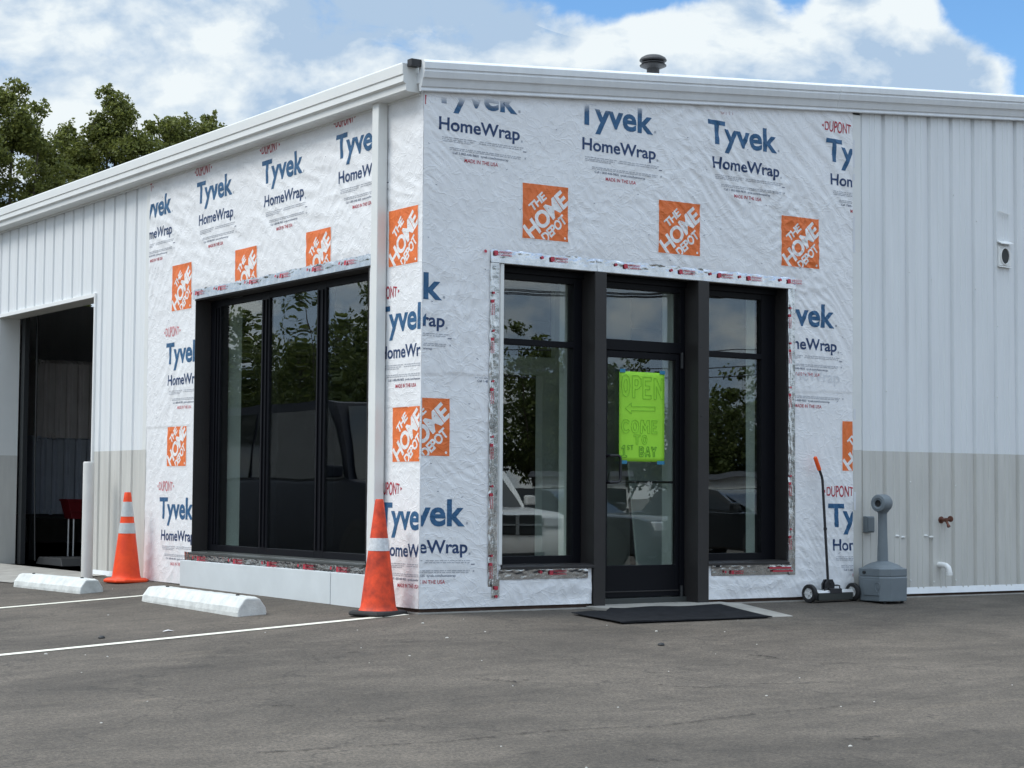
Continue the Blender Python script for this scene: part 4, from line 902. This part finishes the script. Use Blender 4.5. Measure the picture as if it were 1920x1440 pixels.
m.tube([(.02, -.02, .15), (.055, -.025, .150), (.075, -.03, .145), (.070, -.035, .125), (.10, -.03, .112)], .007, 8); m.tube([(-.14, -.04, .113), (-.09, -.03, .118)], .008, 8); m.lathe([(.009, -.034), (.009, .036)], 10, (-.045, 0, .170), rx)
m.build('handle_bracket', 'tool_black', ms, .002)
m = MB(); m.tube([(-.045, 0, .16), (-.050, .004, .30), (-.072, .030, .95), (-.077, .036, 1.10), (-.082, .039, 1.13), (-.100, .042, 1.175), (-.118, .044, 1.21)], .0125, 12); m.lathe([(.016, -.012), (.016, .012)], 12, (-.062, .018, .66)); m.tube([(-.062, .0, .665), (-.080, -.004, .672)], .004, 6); hd = m.build('handle', 'tool_black', ms)
m = MB(); m.tube([(-.108, .043, 1.190), (-.112, .044, 1.200), (-.158, .050, 1.305), (-.161, .050, 1.312)], [.016, .0195, .0185, .012], 14); m.build('grip', 'grip_orange', hd)
# ------------------------------------------------------------------ cigarette receptacle
bx, by = 4.80, -.255
ab = thing('smokers_bin', 'grey plastic cigarette receptacle with a narrow neck standing by the ribbed wall', 'ash bin', (bx, by, gz(bx, by)), R_(6))
ab.scale = (.94, .94, 1.02)
def oct_(r, z, k=.60): return [(r, -r*k, z), (r, r*k, z), (r*k, r, z), (-r*k, r, z), (-r, r*k, z), (-r, -r*k, z), (-r*k, -r, z), (r*k, -r, z)]
m = MB(); m.loft([oct_(.192, .014), oct_(.196, .02), oct_(.202, .222), oct_(.196, .228), oct_(.196, .236), oct_(.200, .240), oct_(.200, .300), oct_(.188, .305)]); m.build('bucket', 'bin_grey', ab, .004)
m = MB(); m.lathe([(.197, .303), (.190, .312), (.150, .335), (.105, .352), (.062, .362), (.054, .366), (.051, .48), (.046, .60), (.044, .78), (.047, .80), (.062, .815), (.075, .835)], 32, cap=False); m.build('neck', 'bin_grey', ab)
hr = Matrix.Rotation(R_(-40), 3, 'Z') @ Matrix.Rotation(R_(-90), 3, 'X')
hr2 = Matrix.Rotation(R_(-74), 3, 'Z') @ rx
m = MB(); m.lathe([(.030, .112), (.034, .108), (.050, .118), (.072, .112), (.079, .095), (.081, -.05), (.075, -.075), (.055, -.086), (.001, -.087)], 32, (.0, 0, .885), hr2, cap=False); hd = m.build('head', 'bin_grey', ab)
m = MB(); m.lathe([(.031, .109), (.030, .09), (.001, .085)], 24, (.0, 0, .885), hr2, cap=False); m.build('ash_hole', 'bin_dark', hd)
m = MB(); m.box(-.2045, -.197, -.115, .075, .065, .205); m.build('embossed_panel', 'bin_grey', ab, .003)
m = MB()
pts = [(-.145, .170), (-.115, .185), (-.085, .170), (-.088, .130), (-.115, .095), (-.142, .130), (-.145, .170)]
m.tube([(-.2055, -.115-x-.10, z) for x, z in pts], .004, 6); m.tube([(-.2055, -.11, .13), (-.2055, -.10, .150), (-.2055, -.09, .128)], .004, 6); m.build('emblem', 'bin_grey', ab)
m = MB(); m.lathe([(.014, 0), (.014, .02), (.001, .022)], 10, (-.200, .06, .268), Matrix.Rotation(R_(-90), 3, 'Y')); m.build('latch', 'bin_dark', ab)
m = MB()
for x, y in ((-.13, -.13), (.13, -.13), (-.13, .13), (.13, .13)): m.lathe([(.018, 0), (.018, .016)], 10, (x, y, -.004))
m.split('foot', 'bin_dark', ab)
# scraps
for x, y, nm, lab, s_ in ((-1.9, .49, 'paper_scrap', 'small white paper scrap on the asphalt beside the nearer parking line', .05),):
    m = MB(); m.add([(-s_, -.01, .003), (-.01, -.022, .012), (s_, .0, .004), (.01, .03, .013), (-.03, .02, .006), (0, 0, .016)], [(0, 1, 5), (1, 2, 5), (2, 3, 5), (3, 4, 5), (4, 0, 5)]); o = m.build(nm, 'logo_white'); o.location = (x, y, gz(x, y)); tag(o, lab, 'litter')
for x, y, lab in ((.72, -2.15, 'tiny black rubber blob on the asphalt straight in front of the entrance'), (-2.43, .48, 'tiny black rubber blob on the asphalt inside the painted stall')):
    m = MB(); m.lathe([(.024, .0), (.026, .008), (.018, .018), (.001, .022)], 12); o = m.build('rubber_blob', 'bin_dark'); o.location = (x, y, gz(x, y)); tag(o, lab, 'litter')
# worn seams and scrape marks in the asphalt
sm_ = M['seam'] = mat('seam', (0.045, 0.038, 0.033), 0.9); t = sm_.node_tree; p = t.nodes['Principled BSDF']
g = t.nodes.new('ShaderNodeNewGeometry'); n = t.nodes.new('ShaderNodeTexNoise'); n.inputs['Scale'].default_value = 16; n.inputs['Detail'].default_value = 6; n.inputs['Roughness'].default_value = .7
t.links.new(g.outputs['Position'], n.inputs['Vector']); r = t.nodes.new('ShaderNodeMapRange'); r.inputs[1].default_value = .44; r.inputs[2].default_value = .62; r.inputs[4].default_value = .55; t.links.new(n.outputs[0], r.inputs[0]); t.links.new(r.outputs[0], p.inputs['Alpha'])
def seam(pts, w_, nm='asphalt_seam', seed=1):
    gg = random.Random(seed); P = []
    for a, b in zip(pts, pts[1:]): P += [Vector(a).lerp(Vector(b), i/12) for i in range(12)]
    P.append(Vector(pts[-1])); m = MB(); vs = []
    for i, q in enumerate(P):
        d = (P[min(i+1, len(P)-1)]-P[max(0, i-1)]).normalized(); nn = Vector((-d.y, d.x)); e = min(1, i/5, (len(P)-1-i)/5)
        k = w_*(.25+.75*e)*gg.uniform(.55, 1.3); o_ = nn*gg.uniform(-.01, .01)
        for s_ in (-1, 1): c = q+o_+nn*s_*k/2; vs.append((c.x, c.y, gz(c.x, c.y)+.004))
    m.add(vs, [(2*i, 2*i+1, 2*i+3, 2*i+2) for i in range(len(P)-1)]); return struct(m.build(nm, 'seam'))
seam([(-3.834, -4.356), (-3.271, -4.496), (-2.632, -4.662), (-2.102, -4.65), (-1.705, -4.72), (-1.382, -4.81), (-1.014, -4.766), (-.593, -4.726), (-.193, -4.73), (.197, -4.674)], .034, seed=2)
seam([(-.522, -3.591), (-.43, -3.763), (-.267, -3.869), (.065, -3.83), (.418, -3.928), (.988, -4.005)], .028, seed=3)
for i, q in enumerate(([(-1.382, -2.964), (-1.312, -3.095), (-1.244, -3.2), (-1.123, -3.166)], [(.993, -2.77), (1.081, -2.826), (1.08, -2.991)], [(-2.043, -5.521), (-2.001, -5.592), (-1.9, -5.63)], [(-.761, -5.541), (-.693, -5.589), (-.489, -5.538)], [(-2.7, -3.964), (-2.587, -3.939), (-2.472, -3.97)], [(-2.976, -3.186), (-2.854, -3.205), (-2.77, -3.303)])):
    seam(q, .075, 'scrape_mark', 10+i)
# ------------------------------------------------------------------ trees
def leafmat(name, a, b):
    m = bpy.data.materials.new(name); m.use_nodes = True; t = m.node_tree; p = t.nodes['Principled BSDF']
    g = t.nodes.new('ShaderNodeNewGeometry'); r = t.nodes.new('ShaderNodeValToRGB'); t.links.new(g.outputs['Random Per Island'], r.inputs[0])
    r.color_ramp.elements[0].color = (*a, 1); r.color_ramp.elements[1].color = (*b, 1); t.links.new(r.outputs[0], p.inputs['Base Color'])
    p.inputs['Roughness'].default_value = .55; p.inputs['Specular IOR Level'].default_value = .3
    tl = t.nodes.new('ShaderNodeBsdfTranslucent'); t.links.new(r.outputs[0], tl.inputs[0]); mx = t.nodes.new('ShaderNodeMixShader'); mx.inputs[0].default_value = .42
    o = t.nodes['Material Output']; t.links.new(p.outputs[0], mx.inputs[1]); t.links.new(tl.outputs[0], mx.inputs[2]); t.links.new(mx.outputs[0], o.inputs[0]); M[name] = m
leafmat('leaf_dark', (.055, .072, .014), (.22, .24, .06)); leafmat('leaf_mid', (.022, .036, .010), (.075, .095, .024)); leafmat('leaf_far', (.045, .068, .020), (.15, .18, .05))
def tree(x, y, h, spikes, label, group, seed, leaf=.085, nl=14000, lm='leaf_dark', base=None, low=.30, wid=2.2, body=()):
    """trunk, limbs up to each spike, leaf-sized faces gathered in clumps along the limbs and through the body of the crown"""
    g = random.Random(seed); nr = np.random.default_rng(seed); z0 = (gz(x, y) if base is None else base)
    o = thing('tree', label, 'tree', (x, y, z0), 0, group)
    m = MB(); fork = h*low
    m.tube([(0, 0, -.3), (.03, .02, fork*.5), (0, 0, fork)], [h*.022, h*.018, h*.015], 9)
    cl = []
    for sx_, sy_, sz in spikes:
        tip = Vector((sx_, sy_, sz)); p0 = Vector((0, 0, fork*g.uniform(.75, 1.0))); mid = p0.lerp(tip, .5)+Vector((sx_*.25, sy_*.25, -.2))
        path = [(p0*(1-t_)**2 + mid*2*t_*(1-t_) + tip*t_**2) for t_ in [i/7 for i in range(8)]]
        m.tube(path, [max(.008, h*.008*(1-i/7.3)) for i in range(8)], 6)
        for i in range(2, 8):
            for q in range(6 if i < 6 else 4):
                rr = (wid*.45)*(1-.66*(i/7)**1.6)*g.uniform(.25, 1); a = g.uniform(0, 6.28)
                c = path[i]+Vector((rr*math.cos(a), rr*math.sin(a), g.uniform(-.25, .45)*rr)); cl.append((c, wid*g.uniform(.10, .24)*(1-.55*i/8)))
                if q < 2: m.tube([path[i], path[i].lerp(c, .6)+Vector((0, 0, .05)), c], [.014, .009, .005], 4)
        for q in range(4): cl.append((tip+Vector((g.uniform(-.1, .1), g.uniform(-.1, .1), .11*q-.12)), wid*.05))
    for cx, cz, rx_, rz_, n in body:
        for q in range(n):
            d = Vector((g.gauss(0, 1), g.gauss(0, 1), g.gauss(0, 1))).normalized()*g.uniform(.25, 1)**.5
            cl.append((Vector((cx+d.x*rx_, d.y*rx_*.9, cz+d.z*rz_)), g.uniform(.16, .42)))
    m.build('trunk', 'bark', o)
    C = np.array([c for c, _ in cl]); Rr = np.array([r for _, r in cl]); wt = Rr**2.0*nr.uniform(.5, 1.4, len(cl)); pk = nr.choice(len(cl), nl, p=wt/wt.sum())
    d = nr.normal(size=(nl, 3)); d /= np.linalg.norm(d, axis=1)[:, None]
    P = C[pk]+d*(Rr[pk]*nr.uniform(.15, 1.0, nl)**.5)[:, None]*np.array([1, 1, .8])
    nrm = nr.normal(size=(nl, 3))+np.array([0, 0, .6]); nrm /= np.linalg.norm(nrm, axis=1)[:, None]
    t1 = np.cross(nrm, nr.normal(size=(nl, 3))); t1 /= np.linalg.norm(t1, axis=1)[:, None]; t2 = np.cross(nrm, t1)
    L = (leaf*nr.uniform(.55, 1.2, nl))[:, None]; Wd = L*.66
    q = np.stack([P-t1*L*.5, P+t2*Wd*.5+t1*L*.05, P+t1*L*.6, P-t2*Wd*.5+t1*L*.05], 1).reshape(-1, 3)
    me = bpy.data.meshes.new('crown'); me.vertices.add(nl*4); me.vertices.foreach_set('co', q.ravel()); me.loops.add(nl*4); me.loops.foreach_set('vertex_index', np.arange(nl*4)); me.polygons.add(nl); me.polygons.foreach_set('loop_start', np.arange(nl)*4); me.update(calc_edges=True); me.materials.append(M[lm])
    c = bpy.data.objects.new('crown', me); COL.objects.link(c); c.parent = o; return o
GT = 'trees behind the metal shop'
tree(6.6, 29.5, 10.8, [(-.8, .3, 9.95), (-.3, .2, 9.8), (.15, 0, 10.1), (.75, -.2, 9.7), (-1.4, .2, 8.9)], 'leafy green tree with two tall tips at the far left, behind the shop roof', GT, 3, nl=46000, leaf=.088, wid=2.0, body=((0, 8.0, 1.8, 1.3, 100), (-.2, 9.3, .95, .7, 40)))
tree(4.3, 30.5, 10.2, [(-.9, .3, 9.2), (.1, 0, 9.3), (.8, -.3, 9.0), (1.2, .2, 8.6)], 'leafy green tree cut by the left edge of the picture, behind the shop roof', GT, 4, nl=36000, leaf=.088, body=((0.4, 7.6, 1.8, 1.5, 100),))
tree(9.5, 30.0, 11.0, [(-.30, 0, 10.45), (-.05, .1, 10.2), (.25, .2, 9.8), (1.0, .2, 9.7)], 'tall pointed green tree rising in the middle of the row behind the shop roof', GT, 5, nl=36000, leaf=.088, wid=1.5, body=((.2, 8.3, 1.2, 1.3, 70), (-.15, 9.7, .5, .6, 24)))
tree(8.75, 31.2, 9.8, [(-.6, .3, 9.2), (.0, 0, 9.7), (.5, -.3, 9.2)], 'lower green tree filling the gap between the two tall trees behind the roof', GT, 6, nl=34000, leaf=.088, wid=1.7, body=((0, 8.0, 1.4, 1.3, 90), (-.1, 9.0, .8, .55, 30)))
tree(11.8, 31.0, 10.9, [(-.75, .2, 10.1), (-.05, 0, 10.2), (.45, -.2, 10.25), (1.0, .1, 10.0), (1.5, .1, 9.6)], 'rounded green tree at the right end of the row behind the shop roof', GT, 8, nl=44000, leaf=.088, wid=1.7, body=((.45, 8.7, 1.6, 1.3, 95), (.2, 9.7, 1.1, .5, 40)))
# ------------------------------------------------------------------ what the glass reflects: parked vehicles, the far side of the street
M['paint_white'] = mat('paint_white', (0.84, 0.83, 0.80), 0.25, coat=.6); M['paint_navy'] = mat('paint_navy', (0.005, 0.007, 0.016), 0.5, spec=.25); M['paint_black'] = mat('paint_black', (0.014, 0.016, 0.018), 0.25, coat=.7)
M['car_glass'] = mat('car_glass', (0.012, 0.014, 0.015), 0.05, spec=.7); M['lamp'] = mat('lamp', (0.62, 0.64, 0.66), 0.12, spec=.8); M['chrome'] = mat('chrome', (0.72, 0.72, 0.72), 0.12, metal=1.0)
M['siding'] = mat('siding', (0.66, 0.67, 0.67), 0.6); M['roofing'] = mat('roofing', (0.05, 0.05, 0.055), 0.8, var=.2)
def vehicle(nm, lab, cat, loc, rz, paint, L, Wd, H, hood, cab, bed=False):
    """nose towards +X; side profiles lofted across the width with rounded shoulders"""
    o = thing(nm, lab, cat, (loc[0], loc[1], gz(*loc)), rz); w2 = Wd/2; nose = L/2
    c0, c1, c2, c3 = cab                                # windscreen foot, roof front, roof back, rear glass foot (x from the middle)
    belt = hood+.06
    lower = [(nose-.10,.30),(nose,.46),(nose-.01,.78),(nose-.10,hood-.06),(nose-.30,hood),(c0,hood+.06),(c3,belt),(-nose+.05,belt-(.0 if bed else .05)),(-nose,.70),(-nose+.04,.38),(-nose+.2,.28),(nose-.3,.26)]
    def ring(pts, y, k, zc=.72): return [(x*(1-.02*k), y, zc+(z-zc)*(1-k)) for x, z in pts]
    m = MB(); m.loft([ring(lower, y, k) for y, k in ((-w2,.10),(-w2+.03,.03),(-w2+.12,0),(w2-.12,0),(w2-.03,.03),(w2,.10))], True, True, True); m.build('body', paint, o)
    roof_ = [(c0,belt-.08),(c1,H-.03),(c1-.25,H),((c1+c2)/2,H+.01),(c2+.2,H-.01),(c2,H-.05),(c3,belt-.08)]
    m = MB(); m.loft([[(x*.985 if z > belt else x, y*(1-.12*max(0, (z-belt)/(H-belt)))*s_, z) for x, z in roof_] for y, s_ in ((-w2+.05,1),(-w2+.16,1),(w2-.16,1),(w2-.05,1))], True, True, True); cb = m.build('cabin', paint, o)
    yb, yt = w2-.05, (w2-.05)*.88
    for s_ in (-1, 1):
        div = (c1+c2)/2
        for a0, a1, b0, b1 in ((c0-.18, c1-.12, div+.04, div+.04), (div-.04, div-.04, c3+.16, c2+.10)):
            m = MB(); m.loft([[(a0, s_*(yb+q), belt+.02), (a1, s_*(yt+.012+q), H-.12), (b1, s_*(yt+.012+q), H-.12), (b0, s_*(yb+q), belt+.02)] for q in (0, .012)]); m.build('side_window', 'car_glass', o)
    dx = c1-c0; m = MB(); m.loft([[(c0+.02+q, -w2+.18, belt+.0), (c0+.02+q, w2-.18, belt+.0), (c1+.03+q, w2-.28, H-.07), (c1+.03+q, -w2+.28, H-.07)] for q in (0, .015)]); m.build('windshield', 'car_glass', o)
    for xw in (nose-.92, -nose+1.02):
        for s_ in (-1, 1):
            r90 = Matrix.Rotation(R_(90), 3, 'X'); m = MB(); m.lathe([(.24,-.10),(.35,-.11),(.385,-.08),(.385,.08),(.35,.11),(.24,.10)], 28, (xw, s_*(w2-.10), .385), r90, cap=False); wl = m.build('wheel', 'black_rubber', o)
            m = MB(); m.lathe([(.25,-.09),(.22,-.06),(.06,-.075),(.001,-.08)] if s_ > 0 else [(.25,.09),(.22,.06),(.06,.075),(.001,.08)], 20, (xw, s_*(w2-.10), .385), r90, cap=False); m.build('rim', 'chrome' if paint != 'paint_black' else 'steel', wl)
            m = MB(); m.lathe([(.44,-.02),(.44,.02),(.001,.021)], 26, (xw, s_*(w2-.012), .40), r90); m.build('wheel_arch', 'bin_dark', o)
    for s_ in (-1, 1):
        m = MB(); m.box(nose-.16, nose+.012, s_*(w2-.30)-.17, s_*(w2-.30)+.17, hood-.26, hood-.08); m.build('headlight', 'lamp', o, .03)
        m = MB(); m.box(c0-.30, c0-.14, s_*(w2+.10)-.10, s_*(w2+.10)+.10, belt+.03, belt+.20); m.build('mirror', paint, o, .03)
    m = MB(); m.box(nose-.1, nose+.022, -.46, .46, hood-.38, hood-.06); gr = m.build('grille', 'bin_dark', o, .02)
    m = MB(); m.box(nose+.018, nose+.04, -.47, .47, hood-.235, hood-.205); m.box(nose+.018, nose+.04, -.035, .035, hood-.38, hood-.06); m.build('grille_bar', 'chrome', gr)
    m = MB(); m.box(nose-.12, nose+.014, -.52, .52, .32, .46); m.build('lower_intake', 'bin_dark', o, .02)
    if bed:
        m = MB(); m.box(-nose+.12, c3-.12, -w2+.14, w2-.14, belt-.05, belt+.004); m.build('bed_liner', 'bin_dark', o)
    return o
vehicle('suv', 'white sport utility vehicle with a dark barred grille, reflected in the left entrance window', 'car', (9.75, -14.6), R_(100), 'paint_white', 5.1, 1.93, 1.80, 1.12, (.95, .25, -2.0, -2.35))
vehicle('sedan', 'black car with pale wheels reflected in the glass entrance door', 'car', (13.4, -16.6), R_(66), 'paint_black', 4.9, 1.86, 1.50, .98, (.95, .20, -1.2, -1.9))
vehicle('hatchback', 'black car reflected low in the right entrance window', 'car', (18.6, -17.6), R_(75), 'paint_black', 4.4, 1.80, 1.52, 1.0, (.95, .15, -1.5, -1.9))
vehicle('passenger_van', 'tall dark navy van reflected in the wide side window', 'van', (-4.9, 11.0), R_(-91), 'paint_navy', 6.6, 2.05, 2.42, 1.30, (2.1, 1.5, -3.0, -3.15))
def house(loc, rz, L, D, H, lab, nwin):
    o = thing('house', lab, 'building', (loc[0], loc[1], gz(*loc)), rz)
    m = MB(); m.box(-L/2, L/2, -D/2, D/2, -.3, H); m.build('wall', 'siding', o)
    m = MB(); m.loft([[(x, -D/2-.4, H), (x, D/2+.4, H), (x, 0, H+.28)] for x in (-L/2-.4, L/2+.4)]); m.build('roof', 'roofing', o)
    for i in range(nwin):
        x = -L/2+L*(i+.5)/nwin; m = MB(); m.box(x-.55, x+.55, D/2-.02, D/2+.05, H*.35, H*.8); f = m.build('window', 'trim_metal', o)
        m = MB(); m.box(x-.47, x+.47, D/2+.05, D/2+.06, H*.38, H*.77); m.build('pane', 'car_glass', f)
    return o
house((44, -58), R_(38), 4.0, 5, 2.2, 'low white house across the street reflected in the entrance door', 5)
house((52, -57), R_(42), 3.0, 4, 2.2, 'small white house across the street reflected in the right entrance window', 3)
def pole(x, y, rz):
    o = thing('utility_pole', 'wooden utility pole across the street carrying the wires reflected in the glass', 'utility pole', (x, y, gz(x, y)), rz, 'utility poles across the street')
    m = MB(); m.tube([(0, 0, -.5), (0, 0, 9.3)], [.15, .10], 10); m.build('post', 'bark', o); m = MB(); m.box(-1.1, 1.1, -.06, .06, 8.5, 8.64); m.build('crossarm', 'bark', o)
    m = MB()
    for q in (-1, -.45, .45, 1): m.lathe([(.04, 8.64), (.05, 8.72), (.02, 8.82)], 8, (q, 0, 0))
    m.split('insulator', 'steel', o); return (x, y, gz(x, y), rz)
PS = [pole(14, -46, R_(70)), pole(44, -31, R_(70)), pole(74, -16, R_(70))]
wi = thing('power_wires', 'thin dark power wires across the street reflected in the transom glass', 'wires', (14, -46, 8))
m = MB()
for (xa, ya, za, ra), (xb, yb, zb, rb) in zip(PS, PS[1:]):
    for q, hh in ((-1, 8.82), (-.45, 8.82), (.45, 8.82), (1, 8.82), (0, 7.2), (0, 6.6), (.15, 6.3)):
        a = Vector((xa+q*math.cos(ra), ya+q*math.sin(ra), za+hh)); b = Vector((xb+q*math.cos(rb), yb+q*math.sin(rb), zb+hh))
        m.tube([a.lerp(b, i/16)-Vector((14, -46, 8))-Vector((0, 0, (.7 if hh > 8 else 1.0)*4*(i/16)*(1-i/16))) for i in range(17)], .018, 5)
for p0, p1 in (((44, -31, 8.3), (18, -10, 13)), ((44, -31, 7.4), (20, -6, 12))):
    m.tube([Vector(p0).lerp(Vector(p1), i/10)-Vector((14, -46, 8)) for i in range(11)], .016, 5)
m.split('wire', 'tool_black', wi, fixn=False)
GF = 'trees across the street'; lab = 'green tree across the street seen only as a reflection in the glass'
g = random.Random(12)
for i, (x, y, h) in enumerate(((39, -65, 10.5), (43.3, -66, 10), (45.6, -64, 9.5), (48.2, -66, 9.2), (50.2, -64, 8.6), (52.6, -66, 7.2), (55.2, -64, 6.8), (58.0, -66, 7.0), (60, -64, 8.0), (45, -41, 8.6), (66, -62, 9), (34, -66, 10))):
    tree(x, y, h, [(g.uniform(-2, 2), g.uniform(-2, 2), h*g.uniform(.8, 1)) for k in range(6)], lab, GF, 50+i, leaf=.24, nl=9000, lm='leaf_far', wid=5, low=.10)
GL = 'trees beyond the parking lot'; lab = 'green tree beyond the parking lot seen only as a reflection in the side window'
for i, (x, y, h) in enumerate(((-21, 38, 8.2), (-22, 42, 8.0), (-23, 46, 7.0), (-20, 49, 6.6), (-25, 44, 7.4), (-22, 53, 6.8), (-26, 38, 9.0), (-18, 44, 7.0), (-24, 50, 6.6))):
    tree(x, y, h, [(g.uniform(-2, 2), g.uniform(-2, 2), h*g.uniform(.8, 1)) for k in range(6)], lab, GL, 80+i, leaf=.19, nl=10000, lm='leaf_far', wid=4.5, low=.10)
